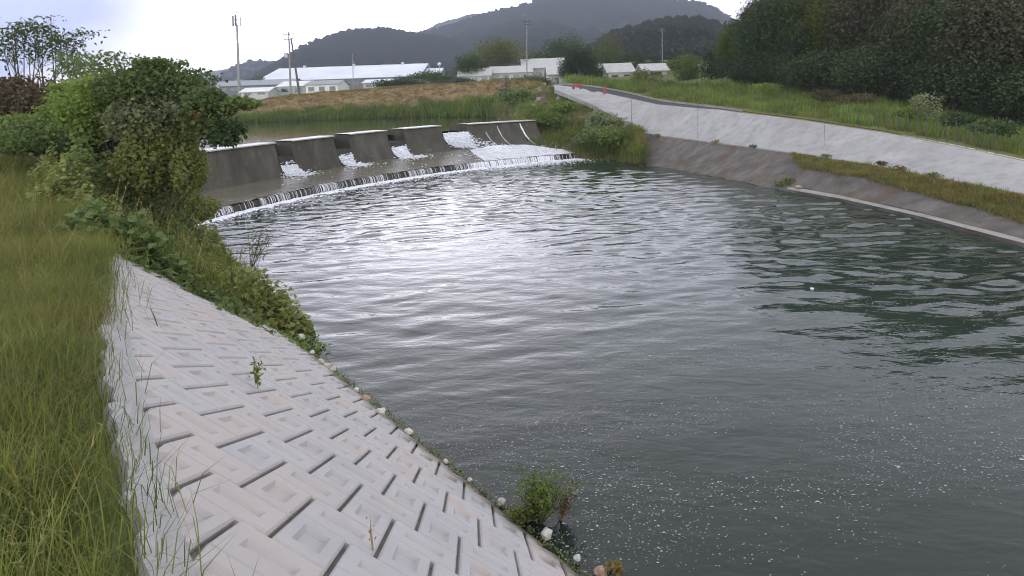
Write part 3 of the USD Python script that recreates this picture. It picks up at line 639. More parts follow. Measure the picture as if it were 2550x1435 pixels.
TG = np.stack(rows); TG[1:, :, 2] += fbm(TG[1:], .18, 4, 81) * np.interp(np.arange(len(rows) - 1), [0, 3, 9], [.12, .3, 1.0])[:, None]
whole('terrace', up(grid(TG)), M['meadow'], kind='structure', smooth=True)
def terr(c, do):
    """Point of the terrace / hillside at pixel column c, do metres behind the wood's foot."""
    lv = np.array([0, 8, 20, 40, 75, 120.]); col = np.array([[np.interp(c, PC, TG[4 + k, :, j]) for j in range(3)] for k in range(6)])
    return np.array([np.interp(do, lv, col[:, j]) for j in range(3)])
def terr_grass(c, k):
    lv = np.array([0, .15, .4, .7, 1.0]); col = np.array([[np.interp(c, PC, TG[i, :, j]) for j in range(3)] for i in range(5)])
    return np.array([np.interp(k, lv, col[:, j]) for j in range(3)])

# weedy, stony bank between the weir's end and the white slope
botr = [(1235, 300, 80), (1292, 300, 53.5), (1322, 366, 50.2), (1400, 381, 49.0), (1490, 396, 47.2), (1545, 402, 45.8), (1600, 411, 41.5)]
topr = [(1235, 246, 97), (1290, 222, 86), (1368, 213, 73), (1410, 228, 65), (1480, 263, 57.5), (1555, 306, 51), (1600, 331, 45.5)]
bt = np.array([aty(*p) for p in botr]); tp = np.array([aty(*p) for p in topr])
sp = np.linspace(0, 1, 60); bx = np.stack([np.interp(sp, np.linspace(0, 1, 7), bt[:, j]) for j in range(3)], 1); tx = np.stack([np.interp(sp, np.linspace(0, 1, 7), tp[:, j]) for j in range(3)], 1)
WB = np.stack([bx - [0, 0, 1.2]] + [bx + (tx - bx) * k + [0, 0, .5 * math.sin(k * 3.1)] for k in np.linspace(0, 1, 16)] + [tx + [0, 1.5, -.5]])
WB[1:-1, :, 2] += fbm(WB[1:-1], .7, 4, 91) * .3 * np.sin(np.linspace(.15, 2.9, 16))[:, None]
whole('stony_bank', up(grid(WB)), mat('stony_soil', [(.3, (.06, .055, .025)), (.5, (.13, .095, .05)), (.75, (.20, .145, .085))], scale=1.2, bump=1.0, bscale=8, bdist=.06), kind='structure', smooth=True)
def wb(u, v):
    i, j = u * 59, 1 + v * 15
    a, b = int(min(j, 15)), int(min(i, 58)); return WB[a, b] * 1.0 + (WB[a, b + 1] - WB[a, b]) * (i - b) + (WB[a + 1, b] - WB[a, b]) * (j - a)

# ------------------------------------------------------------------ hills and mountains
def mountain(name, ridge, dr, df, seed, zf=6.0, rough=1.0, x0=None, x1=None, step=8.0, ntree=0, tr=(4, 7)):
    rx = np.array([p[0] for p in ridge], float); ry = np.array([p[1] for p in ridge], float)
    cc = np.arange(rx.min(), rx.max() + 1, step); cy = np.interp(cc, rx, ry)
    top = np.array([aty(c, y, dr) for c, y in zip(cc, cy)]); us = np.concatenate([np.linspace(0, 1, 26), [1.12, 1.3, 1.7]])
    rows = []
    for u in us:
        d = df + (dr - df) * u; x = (cc - CX) / FPX * d
        sh = u ** 1.25 if u <= 1 else max(0, 1 - (u - 1) * 1.5)
        rows.append(np.stack([x, 0 * x + d, zf + (top[:, 2] - zf) * sh], -1))
    G = np.stack(rows); H = np.maximum(top[:, 2] - zf, 1)[None]
    n = fbm(G * [1, .6, 0], 3.2 / (dr * .25), 5, seed)
    amp = np.where(us < 1.001, np.sin(np.clip(us, 0, 1) * np.pi) ** .8, 0)[:, None]
    G[..., 2] += n * amp * H * .22 * rough
    G[25, :, 2] += fbm(G[25] * [1, 0, 0], 10 / (dr * .1), 3, seed + 3) * H[0] * .018
    m_ = whole(name, up(grid(G)), M['hill'], kind='structure', smooth=True)
    return G, us
TREE_PTS = []
def plant(G, us, n, rng, tr, bias=1.0):
    a, b = G.shape[:2]
    for _ in range(n):
        i = (rng.uniform(0, 1) ** bias) * 25.6; j = rng.uniform(0, b - 1.01); i0, j0 = int(i), int(j); u, v = i - i0, j - j0
        p = G[i0, j0] * (1 - u) * (1 - v) + G[min(i0 + 1, a - 1), j0] * u * (1 - v) + G[i0, j0 + 1] * (1 - u) * v + G[min(i0 + 1, a - 1), j0 + 1] * u * v
        TREE_PTS.append((*p, rng.uniform(*tr)))
rng = np.random.default_rng(77)
g = mountain('blue_ridge', [(150, 284), (270, 246), (380, 205), (480, 184), (540, 176), (580, 170), (622, 151), (655, 153), (690, 152), (740, 138), (790, 128), (850, 120), (900, 140)], 2500, 1700, 1, zf=20)
g = mountain('distant_ridge', [(980, 110), (1040, 85), (1085, 64), (1125, 48), (1170, 38), (1235, 28), (1262, 40), (1320, 60), (1400, 70)], 2000, 1350, 2, zf=20)
g = mountain('far_hill', [(300, 272), (430, 225), (540, 197), (575, 176), (605, 160), (640, 152), (668, 156), (700, 157), (730, 140), (765, 145), (800, 160)], 1500, 900, 3, zf=12); plant(*g, 700, rng, (4, 6))
g = mountain('left_hill', [(640, 190), (700, 158), (730, 138), (765, 116), (800, 104), (850, 86), (890, 79), (960, 75), (1000, 81), (1040, 87), (1100, 98), (1180, 110), (1260, 130)], 1050, 520, 4, zf=9); plant(*g, 5200, rng, (2.6, 4.6))
g = mountain('great_hill', [(1000, 118), (1050, 86), (1120, 70), (1180, 47), (1240, 32), (1300, 17), (1345, 3), (1400, -16), (1480, -24), (1560, -22), (1640, -8), (1700, 3), (1755, 11), (1790, 25), (1812, 42), (1850, 62), (1920, 85), (2100, 120)], 1350, 560, 5, zf=9, step=10); plant(*g, 10000, rng, (3.2, 5.6))
g = mountain('near_hill', [(1440, 150), (1500, 112), (1540, 84), (1600, 76), (1660, 58), (1710, 50), (1760, 58), (1820, 80), (1900, 90), (2000, 100), (2100, 120)], 420, 170, 6, zf=7, step=8); plant(*g, 3600, rng, (1.5, 3.0))
tp_ = np.array(TREE_PTS)
cr_ = []
for k in range(4):
    g_ = np.random.default_rng(60 + k); Q, _ = clumps(g_, 420, np.array([1.0, 1.0, .85]), 9, .40, -.4)
    cr_.append((leaves(Q, .42, g_, up_bias=.8, aspect=.8), L[('hill_a', 'hill_b', 'hill_c', 'hill_b')[k]], False))
ins = scatter('/World/hill_forest', cr_, tp_[:, :3] + np.stack([0 * tp_[:, 3], 0 * tp_[:, 3], tp_[:, 3] * .55], -1), rng.uniform(0, 6.28, len(tp_)), tp_[:, 3], rng.integers(0, 4, len(tp_)))
data(ins, 'dense dark forest covering the hills beyond the river', 'forest', kind='stuff')

# ------------------------------------------------------------------ interlocking concrete blocks of the near slope
rev = thing('block_slope', 'pale interlocking concrete blocks facing the near river bank', 'revetment')
GAP, THICK = .014, .16
def tile(mb, u0, u1, v0, v1, ru, rv, dep, rng):
    """One raised tile top with a chamfered rim and a sunken panel."""
    c = .012; j = rng.normal(0, .0016, 4)
    o_ = np.array([[u0, v0], [u1, v0], [u1, v1], [u0, v1]]); cen = o_.mean(0)
    def inset(a, b): return np.array([[u0 + a, v0 + b], [u1 - a, v0 + b], [u1 - a, v1 - b], [u0 + a, v1 - b]])
    r0, r1, r2, r3 = o_, inset(c, c), inset(ru, rv), inset(ru + .024, rv + .018)
    V = np.vstack([np.c_[r0, np.full(4, -.012)], np.c_[r1, j * 0], np.c_[r2, j * 0], np.c_[r3, np.full(4, -dep)]])
    F = [[4 * k + i, 4 * k + (i + 1) % 4, 4 * k + 4 + (i + 1) % 4, 4 * k + 4 + i] for k in range(3) for i in range(4)] + [[12, 13, 14, 15]]
    mb.add(V, np.array(F)); return [(o_, -.012)]
def block_mesh(rng):
    mb = MB(); ws = 1 - WNARROW; g = .010; lb = LSQ + LCOL
    tile(mb, g, ws, GAP, LSQ - g, .125, .068, .026, rng)
    tile(mb, ws, 1 - g, GAP, lb - g, .150, .090, .023, rng)
    Lp = np.array([[g, GAP], [1 - g, GAP], [1 - g, lb - g], [ws, lb - g], [ws, LSQ - g], [g, LSQ - g]])
    n = 6; V = np.vstack([np.c_[Lp, np.full(n, -.012)], np.c_[Lp, np.full(n, -THICK)]])
    mb.add(V, np.array([[i, (i + 1) % n, n + (i + 1) % n, n + i] for i in range(n)]))
    return mb.out()
rng = np.random.default_rng(3)
Bm = [M['block'], M['block_b'], M['block_c'], M['block'], M['block_b']]
for i in range(-24, 16):
    for j in range(-2, 8):
        u0, v0 = -WNARROW * i + j, LSQ * i + LCOL * j
        ctr = (u0 + .5) * U3 + (v0 + .2) * V3; s, r = ctr @ S3, ctr @ A3
        if not (cap_s(r) - .10 < s < SWL + .30 and -5.5 < r < float(r_end(s)) - .15): continue
        v, f = block_mesh(rng)
        w = v[:, 2] + rng.normal(0, .002)
        W = O3 + np.outer(v[:, 0] + u0, U3) + np.outer(v[:, 1] + v0, V3) + np.outer(w, N3)
        sv, rv_ = (W - O3) @ S3, (W - O3) @ A3; over_ = np.maximum(cap_s(rv_) + .04 - sv, 0); W = W + over_[:, None] * S3 - (over_ > 0)[:, None] * .03 * N3
        tri = np.vstack([f]); nrm = np.cross(W[tri[:, 1]] - W[tri[:, 0]], W[tri[:, 2]] - W[tri[:, 0]])
        part(rev, 'block', (W, f if (nrm @ N3).sum() > 0 else f[:, ::-1]), Bm[rng.integers(0, 5)])
# bed concrete seen down the joints
ss, rr_ = np.linspace(-.6, SWL + .5, 20), np.linspace(-6, 8.2, 40); SS, RR_ = np.meshgrid(ss, rr_, indexing='ij')
RR_ = np.minimum(RR_, r_end(SS) - .05); SS2 = np.maximum(SS, cap_s(RR_) + .02)
part(rev, 'bedding', up(grid(O3 + SS2[..., None] * S3 + RR_[..., None] * A3 - .045 * N3)), M['bed'])
# hand-trowelled mortar along the crown and across the far end
ra = np.arange(-6, 7.75, .045)
def ragged(x, a, s, seed): return a * fbm(np.stack([x, 0 * x, 0 * x + seed], -1), s, 4, seed)
for a in np.arange(-6, 7.7, 1.72):
    q = ra[(ra >= a - .001) & (ra <= a + 1.72 + .046)]
    if len(q) < 3: continue
    lo = cap_s(q) + np.interp(q, [-2, 2, 7.5], [.15, .18, .14]) + ragged(q, .05, 2.5, 5); hi = cap_s(q) - .05 + ragged(q, .07, 5.0, 6)
    rows = []
    for k, w in ((0, -.05), (.02, .014), (.25, .03), (.5, .036), (.75, .032), (.97, .02), (1, -.12)):
        s = lo + (hi - lo) * k; p = O3 + s[:, None] * S3 + q[:, None] * A3
        rows.append(p + (w + .012 * fbm(p, 6, 3, 7) * (0 < k < 1))[:, None] * N3 if np.ndim(w + fbm(p, 6, 3, 7)) else p)
    part(rev, 'mortar_strip', up(grid(np.stack(rows))), M['mortar'], 50)
sq = np.arange(-.12, SWL + .3, .05)
lo = r_end(sq) - .32 + ragged(sq, .06, 2.5, 8); hi = r_end(sq) + .10 + ragged(sq, .08, 3, 9); rows = []
for k, w in ((0, -.05), (.03, .016), (.3, .035), (.7, .035), (.97, .02), (1, -.12)):
    p = O3 + sq[:, None] * S3 + (lo + (hi - lo) * k)[:, None] * A3
    rows.append(p + (w + .012 * fbm(p, 6, 3, 7) * (0 < k < 1))[:, None] * N3)
part(rev, 'end_strip', up(grid(np.stack(rows))), M['mortar'], 50)

# pale stones along the waterline
rng = np.random.default_rng(17)
def stone(loc, size, mt, label, group='stones along the waterline of the block slope'):
    v, f = blob(np.array(size) * .5, int(rng.integers(0, 999)), 2, .5)
    t = thing('stone', label, 'stone', loc, rng.uniform(0, 6.28), group)
    part(t, 'body', (v, f), mt, 50)
for px, py, s, dark in [(722, 832, .26, 0), (738, 842, .17, 0), (768, 878, .10, 0), (790, 903, .15, 0), (806, 912, .13, 0), (820, 920, .11, 0), (878, 972, .10, 0), (938, 1026, .14, 0), (1008, 1076, .12, 0), (1100, 1150, .07, 0), (1160, 1195, .06, 0), (1240, 1250, .09, 0), (1352, 1330, .12, 0), (1428, 1390, .07, 0)]:
    p = onz(px + 9, py, .04)
    stone(p, (s * 1.0, s * .78, s * .7), M['stone'], 'small pale stone lying at the waterline of the block slope')
p = onz(1496, 1424, .02); stone(p, (.12, .10, .09), M['stone_b'], 'small orange brown stone at the waterline, nearest the camera', None)
p = onz(907, 994, .03); stone(p, (.16, .13, .10), M['stone_b'], 'yellowish mossy stone at the waterline midway along the block slope', None)

# flecks of foam drifting on the near water
rng = np.random.default_rng(19)
n = 90000; y = 4.2 + 17 * rng.uniform(0, 1, n) ** 1.5; x = -6.5 + rng.uniform(0, 1, n) * (y * .78 + 7.2)
dens = fbm(np.stack([x, y, 0 * x], -1) * [.55, 1.25, 1], .9, 4, 33) * 1.5 + rng.normal(0, .26, n) - np.clip(y - 11, 0, 20) * .035
r_, e_ = to_re(x, y); k_ = (dens > .10) & (e_ > .02); x, y = x[k_], y[k_]
c8 = np.array([[math.cos(a), math.sin(a), 0] for a in np.arange(7) * 2 * np.pi / 7]) * np.random.default_rng(2).uniform(.7, 1.1, (7, 1)); top_ = c8 * .6 + [0, 0, .25]
mf = MB(); mf.add(np.vstack([c8, top_]), np.array([[i, (i + 1) % 7, 7 + (i + 1) % 7, 7 + i] for i in range(7)])); mf.add(top_, np.array([[0, i, i + 1] for i in range(1, 6)]))
zz = wave(x, y) * np.clip((y - 2) / 4, 0, 1) + .002
sz = np.exp(rng.normal(math.log(.0042), .42, len(x))); sc = np.stack([sz * rng.uniform(1, 2.0, len(x)), sz, sz * .5], 1)
data(scatter('/World/foam_flecks', [(mf.out(), M['fleck'], False)], np.stack([x, y, zz], 1), rng.uniform(-.6, .6, len(x)), sc, np.zeros(len(x), int)),
     'tiny pale flecks of foam drifting on the dark near water', 'foam', kind='stuff')

# ------------------------------------------------------------------ grass of the near bank
rng = np.random.default_rng(23)
tufts = [(blade_tuft(rng, 90, .24, .32, .0042, .85), L['grass'], False), (blade_tuft(rng, 90, .19, .32, .0046, 1.0), L['grass_dk'], False),
         (blade_tuft(rng, 70, .30, .28, .004, .8), L['grass'], False), (blade_tuft(rng, 60, .24, .32, .0042, 1.0), L['grass_dry'], False), (stalk_tuft(rng, 8, .46, .25), L['stalk'], False)]
pos, sca, idx = [], [], []
def sow(n, r0_, r1_, e0_, e1_, sc, prob, cond=None):
    r = rng.uniform(r0_, r1_, n); f = rng.uniform(0, 1, n)
    et = (cap_s(r) - SWL) * .8153; e = e0_ + (e1_ - e0_) * f if e1_ is not None else et - .02 + e0_ * f
    q = np.stack([r, e, 0 * r], -1); z = bank_z(r, e); nz = fbm(q, .7, 3, 41)
    x, y = WL0[0] + r * A3[0] + e * E3[0], WL0[1] + r * A3[1] + e * E3[1]
    pr = np.array(prob, float); k = rng.choice(len(tufts), n, p=pr / pr.sum())
    k = np.where((nz > .18) & (k == 1), 3, k); k = np.where((nz < -.2) & (k == 0), 1, k)
    ok = np.ones(n, bool) if cond is None else cond(r, e, et)
    for a in np.where(ok)[0]:
        pos.append((x[a], y[a], z[a])); sca.append(sc * rng.uniform(.7, 1.25)); idx.append(k[a])
clear = lambda r, e, et: rng.uniform(0, 1, len(r)) < np.clip((et - e - np.where(r > 2, .05, .17)) / .25, 0, 1)
sow(9000, -5, 8, -4.2, None, .95, [5, 3.2, 3, 1.7, .18], clear)
sow(5200, 5, 16, -9, None, 1.2, [5, 3.5, 4, .7, .2], clear)
sow(3600, 7, 26, -16, None, 1.7, [5, 3, 4, .8, .5], clear)
sow(1500, 20, 48, -26, None, 2.3, [5, 3, 4, .8, .5], clear)
g_ = scatter('/World/bank_grass', tufts, pos, rng.uniform(0, 6.28, len(pos)), sca, idx)
data(g_, 'tall green grass with pale seed stalks covering the near left bank', 'grass', kind='stuff')

# ------------------------------------------------------------------ bushes and weeds of the left bank
def bush(name, label, parts_, loc, stems=6, seed=0, group=None, cat='bush', stem_h=1.0, stem_mat=None):
    """parts_: list of (part name, centre, radii, leaf count, leaf size, leaf material, clump count, tightness, droop)."""
    rng = np.random.default_rng(seed); t = thing(name, label, cat, loc, 0, group); mb = MB()
    for nm, c, rad, n, sz, mt, k, ti, dr in parts_:
        P, C = clumps(rng, n, np.array(rad, float), k, ti, -.6); P += c; C += c
        part(t, nm, leaves(P, sz, rng, aspect=.72, droop=dr), mt)
        for c_ in C[:stems]:
            b = np.array([c_[0] * .3, c_[1] * .3, -.3]); mb.tube(np.array([b, b * .4 + c_ * .6 + rng.normal(0, .08, 3), c_]), np.array([.03, .018, .006]) * stem_h, 4)
    if stems: part(t, 'stem', mb.out(), stem_mat or M['bark'], 40)
    return t
def at_d(px, py, d): return aty(px, py, d)
def rel(px, py, d, loc): return at_d(px, py, d) - np.asarray(loc)
def W(npx, d): return npx * d / FPX
D = 16.5
b0 = bank_px(395, D)
bush('vine_covered_bush', 'big rounded vine covered bush standing in front of the left end of the weir', [
    ('crown', rel(375, 215, D, b0), (W(150, D), 1.3, W(70, D)), 9000, .10, L['mid'], 22, .34, .2),
    ('grey_leaves', rel(400, 300, D - .5, b0), (W(140, D), 1.2, W(80, D)), 9000, .11, L['greyleaf'], 24, .32, .4),
    ('flank', rel(250, 270, D + .3, b0), (W(110, D), 1.2, W(95, D)), 7000, .10, L['bright'], 18, .36, .2),
    ('dry_skirt', rel(395, 400, D - .8, b0), (W(100, D), 1.1, W(110, D)), 10000, .10, L['olive'], 26, .32, .5),
    ('top_sprig', rel(375, 160, D, b0), (W(105, D), .8, W(22, D)), 900, .09, L['mid'], 12, .25, 0)], b0, 5, 1)
D = 15.0; b1 = bank_px(520, D)
bush('drooping_branches', 'dark leafy branches reaching right over the weir crest', [
    ('leaf_spray', rel(515, 290, D, b1), (W(75, D), .8, W(85, D)), 2000, .13, L['mid'], 18, .24, .6),
    ('leaf_spray', rel(590, 258, D, b1), (W(62, D), .5, W(22, D)), 800, .13, L['mid'], 10, .30, .7),
    ('leaf_spray', rel(560, 330, D, b1), (W(58, D), .5, W(38, D)), 1100, .12, L['dark'], 11, .30, .7),
    ('low_leaves', rel(470, 425, D + .3, b1), (W(42, D), .7, W(75, D)), 2600, .09, L['olive'], 16, .36, .5),
    ('dead_leaf', rel(490, 285, D - .4, b1), (W(14, D), .2, W(24, D)), 90, .09, L['grass_dry'], 5, .3, .5)], b1, 0, 2, cat='branch', stem_h=.6)
D = 20.0; b2 = bank_px(225, D)
bush('green_shrub', 'bright green shrub left of the vine covered bush', [('crown', rel(215, 265, D, b2), (W(95, D), 1.3, W(70, D)), 7000, .12, L['bright'], 20, .34, .2)], b2, 5, 3)
D = 19.0; b3 = bank_px(120, D)
bush('dark_shrub', 'low dark green shrub behind the grass at the far left', [('crown', rel(110, 340, D, b3), (W(170, D), 1.3, W(55, D)), 9000, .11, L['mid'], 26, .30, .2)], b3, 4, 4)
b3 = bank_px(300, 17.5)
bush('dark_shrub', 'dark green shrub low under the vine covered bush', [('crown', rel(250, 365, 17.5, b3), (W(110, 17.5), 1.0, W(50, 17.5)), 6000, .10, L['dark'], 20, .32, .2)], b3, 4, 5)
b3 = bank_px(30, 21)
bush('green_shrub', 'bright green mound in front of the brown thicket at the left edge', [('crown', rel(60, 318, 21, b3), (W(110, 21), 1.1, W(36, 21)), 4500, .12, L['bright'], 16, .32, .2)], b3, 4, 6)
D = 27.0; b4 = bank_px(70, D)
bush('brown_thicket', 'dense dry brown thicket below the thin trees at the left edge', [('crown', rel(70, 255, D, b4), (W(150, D), 1.8, W(75, D)), 12000, .15, L['brown'], 26, .32, .3)], b4, 6, 7)
# thin trees against the sky
def sparse_tree(loc, label, trunks, tufts_, seed, leaf):
    rng = np.random.default_rng(seed); t = thing('thin_tree', label, 'tree', loc); mb = MB(); P = []
    for k, (c, r, n) in enumerate(tufts_):
        c = np.array(c) - loc; q = rng.normal(size=(n, 3)) * np.array(r) * .5; P.append(c + q)
        b = np.array([trunks[k % len(trunks)][0], trunks[k % len(trunks)][1], -.4]); mid = b * .45 + c * .55 + [rng.normal(0, .12), 0, -.25 * rng.uniform(0, 1)]
        mb.tube(np.array([b, b * .7 + mid * .3 + [0, 0, .3], mid, c]), np.array([.05, .042, .028, .008]), 5)
        for _ in range(6): mb.tube(np.array([mid * .4 + c * .6, c + rng.normal(size=3) * np.array(r) * .5]), np.array([.012, .004]), 3)
    part(t, 'trunk', mb.out(), M['bark'], 40); part(t, 'crown', leaves(np.vstack(P)[::2], .16, rng, aspect=.5), leaf)
    return t
D = 30.0; tb = bank_px(80, D)
T = lambda px, py, rx, ry, n, dd=0: (at_d(px, py, D + dd), (W(rx, D), .9, W(ry, D)), n)
sparse_tree(tb, 'thin upright tree with sparse feathery leaves against the sky at the left', [(-.6, 0), (0, .3), (.5, -.2), (1.1, .2), (-1.4, .1)],
    [T(60, 72, 55, 18, 260), T(30, 95, 45, 18, 220), T(105, 88, 50, 22, 260), T(150, 92, 55, 20, 260), T(120, 120, 50, 22, 240), T(175, 108, 40, 20, 200), T(20, 130, 40, 22, 220), T(70, 115, 46, 18, 200), T(125, 45, 26, 8, 40), T(215, 82, 40, 14, 130), T(160, 140, 40, 20, 200), T(5, 110, 25, 16, 100), T(190, 140, 44, 22, 220), T(80, 60, 30, 12, 120), T(45, 150, 36, 14, 120), T(95, 70, 40, 14, 200), T(35, 80, 40, 16, 200), T(140, 105, 40, 16, 200), T(90, 130, 40, 18, 200)], 8, L['tree_green'])
D = 24.0; tb = bank_px(230, D)
sparse_tree(tb, 'smaller loose leafed tree between the thin tree and the big bush', [(-.3, 0), (.2, .2), (.7, 0)],
    [T(185, 175, 46, 26, 420), T(235, 165, 44, 24, 420), T(270, 142, 34, 14, 180), T(215, 200, 50, 26, 420), T(292, 136, 20, 10, 70), T(165, 150, 30, 18, 180), T(255, 185, 38, 22, 300)], 9, L['mid'])
# single plants on the blocks
def sprig(name, label, base, h, n, sz, leaf, seed, stem_mat, lean=(0, 0), nleaf=24, cat='plant'):
    rng = np.random.default_rng(seed); t = thing(name, label, cat, base); mb = MB(); P = []
    for k in range(n):
        a = np.array([lean[0] + rng.normal(0, .12 + .02 * min(n, 14)), lean[1] + rng.normal(0, .12 + .02 * min(n, 14)), 1.0]) * h * rng.uniform(.75, 1.0)
        pts = np.array([[0, 0, -.03], a * .5 + rng.normal(0, .02, 3) * h, a]); mb.tube(pts, np.array([.006, .004, .0015]) * (h / .3) ** .5, 4)
        for j in range(nleaf):
            u = rng.uniform(.3, 1.0); P.append(pts[1] * (2 - 2 * u) + pts[2] * (2 * u - 1) + rng.normal(0, .09 * h, 3) if u > .5 else pts[1] * 2 * u + rng.normal(0, .07 * h, 3))
    part(t, 'stem', mb.out(), stem_mat, 40)
    if nleaf: part(t, 'leaves', leaves(np.array(P), sz, rng, aspect=.4), leaf)
    return t
# leafy weeds running down the bank to the water
def weed(name, label, px, py, d, wx, hy, n, sz, leaf, seed, k=14, depth=.8, cat='weeds', dr=.3, stems=4):
    b = bank_px(px, d)
    return bush(name, label, [('foliage', rel(px, py, d, b), (W(wx, d), depth, W(hy, d)), n, sz, leaf, k, .34, dr)], b, stems, seed, None, cat, .5)
def creeper(name, label, n, r0, r1, e0, e1, hmax, sz, leaf, seed, dens=.0, cat='weeds', over=0.0, droop=.3):
    """Plants sprawling over the bank: leaves in overlapping mounds that follow the ground."""
    rng = np.random.default_rng(seed); r = rng.uniform(r0, r1, n); e = rng.uniform(e0, e1, n)
    q = np.stack([r, e, 0 * r], -1); m_ = fbm(q, .9, 3, seed); k = m_ > dens - .25; r, e, m_ = r[k], e[k], m_[k]
    edge = np.clip(np.minimum(np.minimum(r - r0, r1 - r), np.minimum(e - e0, e1 - e)) / .5, 0, 1)
    h = hmax * np.clip(.45 + m_ * .9, .08, 1) * (.25 + .75 * edge); z = np.maximum(bank_z(r, e), -.02) + h * rng.uniform(0, 1, len(r)) ** .45
    P = np.stack([WL0[0] + r * A3[0] + e * E3[0], WL0[1] + r * A3[1] + e * E3[1], z], -1) + rng.normal(0, .05, (len(r), 3)) + E3 * over
    loc = P.mean(0); t = thing(name, label, cat, loc); part(t, 'foliage', leaves(P - loc, sz, rng, up_bias=.9, aspect=.8, droop=droop), leaf)
creeper('creeper', 'broad leaved creeper sprawling over the bank above the far end of the blocks', 11000, 7.3, 13.0, -3.4, -1.2, .95, .15, L['mid'], 11)
creeper('creeper', 'green leafy creeper spilling over the far end strip of the block slope', 7500, 7.1, 10.8, -2.7, -.6, .60, .13, L['mid'], 12, .0)
creeper('creeper', 'brown green creeper on the bank close above the bright water', 11000, 8.0, 15.5, -1.7, .35, 1.1, .11, L['olive'], 13)
creeper('creeper', 'dark hanging weeds along the waterline beyond the blocks', 3600, 8.0, 13.5, -.5, .35, .45, .10, L['brown'], 14, .05, droop=.7)
creeper('creeper', 'yellow green weeds at the tip of the overgrown bank near the stones', 2600, 7.0, 8.9, -.75, .22, .36, .075, L['bright'], 15)
creeper('creeper', 'dense leafy weeds under the drooping branches', 11000, 11.5, 18.5, -3.4, -.1, 1.7, .12, L['mid'], 16)
creeper('creeper', 'olive brown weeds below the vine covered bush', 6500, 11.0, 17.0, -3.7, -2.0, 1.5, .10, L['olive'], 17)
b3 = bank_px(500, 18.5)
bush('reedy_bush', 'tall olive weeds hiding the left end of the weir', [('foliage', rel(440, 440, 18.5, b3), (W(48, 18.5), .8, W(95, 18.5)), 6500, .10, L['olive'], 26, .32, .4), ('lower_foliage', rel(490, 520, 18.0, b3), (W(50, 18), .7, W(36, 18)), 3200, .09, L['olive'], 18, .32, .4)], b3, 0, 41, cat='weeds')
creeper('creeper', 'rough weeds in front of the dark left end of the weir', 5000, 16.5, 22.0, -2.5, .2, 1.0, .13, L['olive'], 18)
sprig('pale_weed', 'pale small leaved weed leaning out over the bright water', onz(625, 668, .35), .95, 7, .07, L['greyleaf'], 17, M['bark'], (.35, -.1), 34)
# tall stems through the weeds, and grass around the foot of the bushes
rng = np.random.default_rng(29); pos, sca, idx = [], [], []
for _ in range(300):
    px = rng.uniform(240, 560); d = rng.uniform(11.5, 19); b = bank_px(px, d)
    pos.append(b); sca.append(rng.uniform(1.2, 2.6)); idx.append(rng.choice(5, p=[.3, .25, .2, .15, .1]))
for _ in range(90):
    r = rng.uniform(8.2, 13); e = rng.uniform(-2.8, -.05); b = bank_pt(r, e); pos.append(b); sca.append(rng.uniform(.8, 1.6)); idx.append(rng.choice(5, p=[.35, .25, .2, .15, .05]))
data(scatter('/World/bank_weeds', tufts, pos, rng.uniform(0, 6.28, len(pos)), sca, idx), 'rough grass growing between the bushes of the left bank', 'grass', kind='stuff')

def on_slope(px, py):
    d = ray(px, py); return EYE + d * ((N3 @ (O3 - EYE)) / (N3 @ d))
sprig('seedling', 'yellow green seedling growing from a joint in the middle of the block slope', on_slope(642, 968), .28, 2, .055, L['bright'], 1, M['dead'], nleaf=34)
sprig('dry_sprig', 'thin reddish dry sprig in a block joint near the bottom of the picture', on_slope(930, 1372), .17, 3, .02, L['grass_dry'], 2, M['dead'], (-.1, .1), 3)
sprig('dry_sprig', 'thin leaning green stem near the top of the block slope', on_slope(395, 812), .20, 2, .02, L['mid'], 3, M['bark'], (-.5, .0), 4)
p = onz(1345, 1300, .02)
sprig('waterside_tuft', 'bright green feathery tuft growing out of the water at the block slope', p, .42, 34, .045, L['bright'], 31, M['bark'], (.1, .1), 34)
p2 = onz(1395, 1290, .02)
sprig('waterside_tuft', 'dead brown stems beside the bright green feathery tuft', p2, .26, 14, .035, L['brown'], 34, M['dead'], (.35, .0), 14)
p = onz(1300, 1300, .0)
bush('waterside_moss', 'yellow brown weedy clump between the bright tuft and the blocks', [('leaves', np.array([0, 0, .07]), (.17, .10, .08), 700, .032, L['olive'], 9, .36, 0)], p, 0, 32, cat='plant')
p = onz(1530, 1428, .0)
bush('waterside_moss', 'brown weed scrap at the waterline at the bottom edge of the picture', [('leaves', np.array([0, 0, .05]), (.12, .07, .05), 260, .03, L['grass_dry'], 7, .36, 0)], p, 0, 33, cat='plant')
# moss and scraps along the waterline
rng = np.random.default_rng(37); P = []
for _ in range(1500):
    r = rng.uniform(-3.5, 9.0); c = bank_pt(r, .0); q = WL0 + r * A3 + E3 * rng.normal(.02, .035); P.append(q + [0, 0, rng.uniform(.0, .04)])
whole('waterline_moss', leaves(np.array(P), .03, rng), L['olive'], 'thin line of moss and leaf litter along the waterline of the blocks', 'moss', kind='stuff')

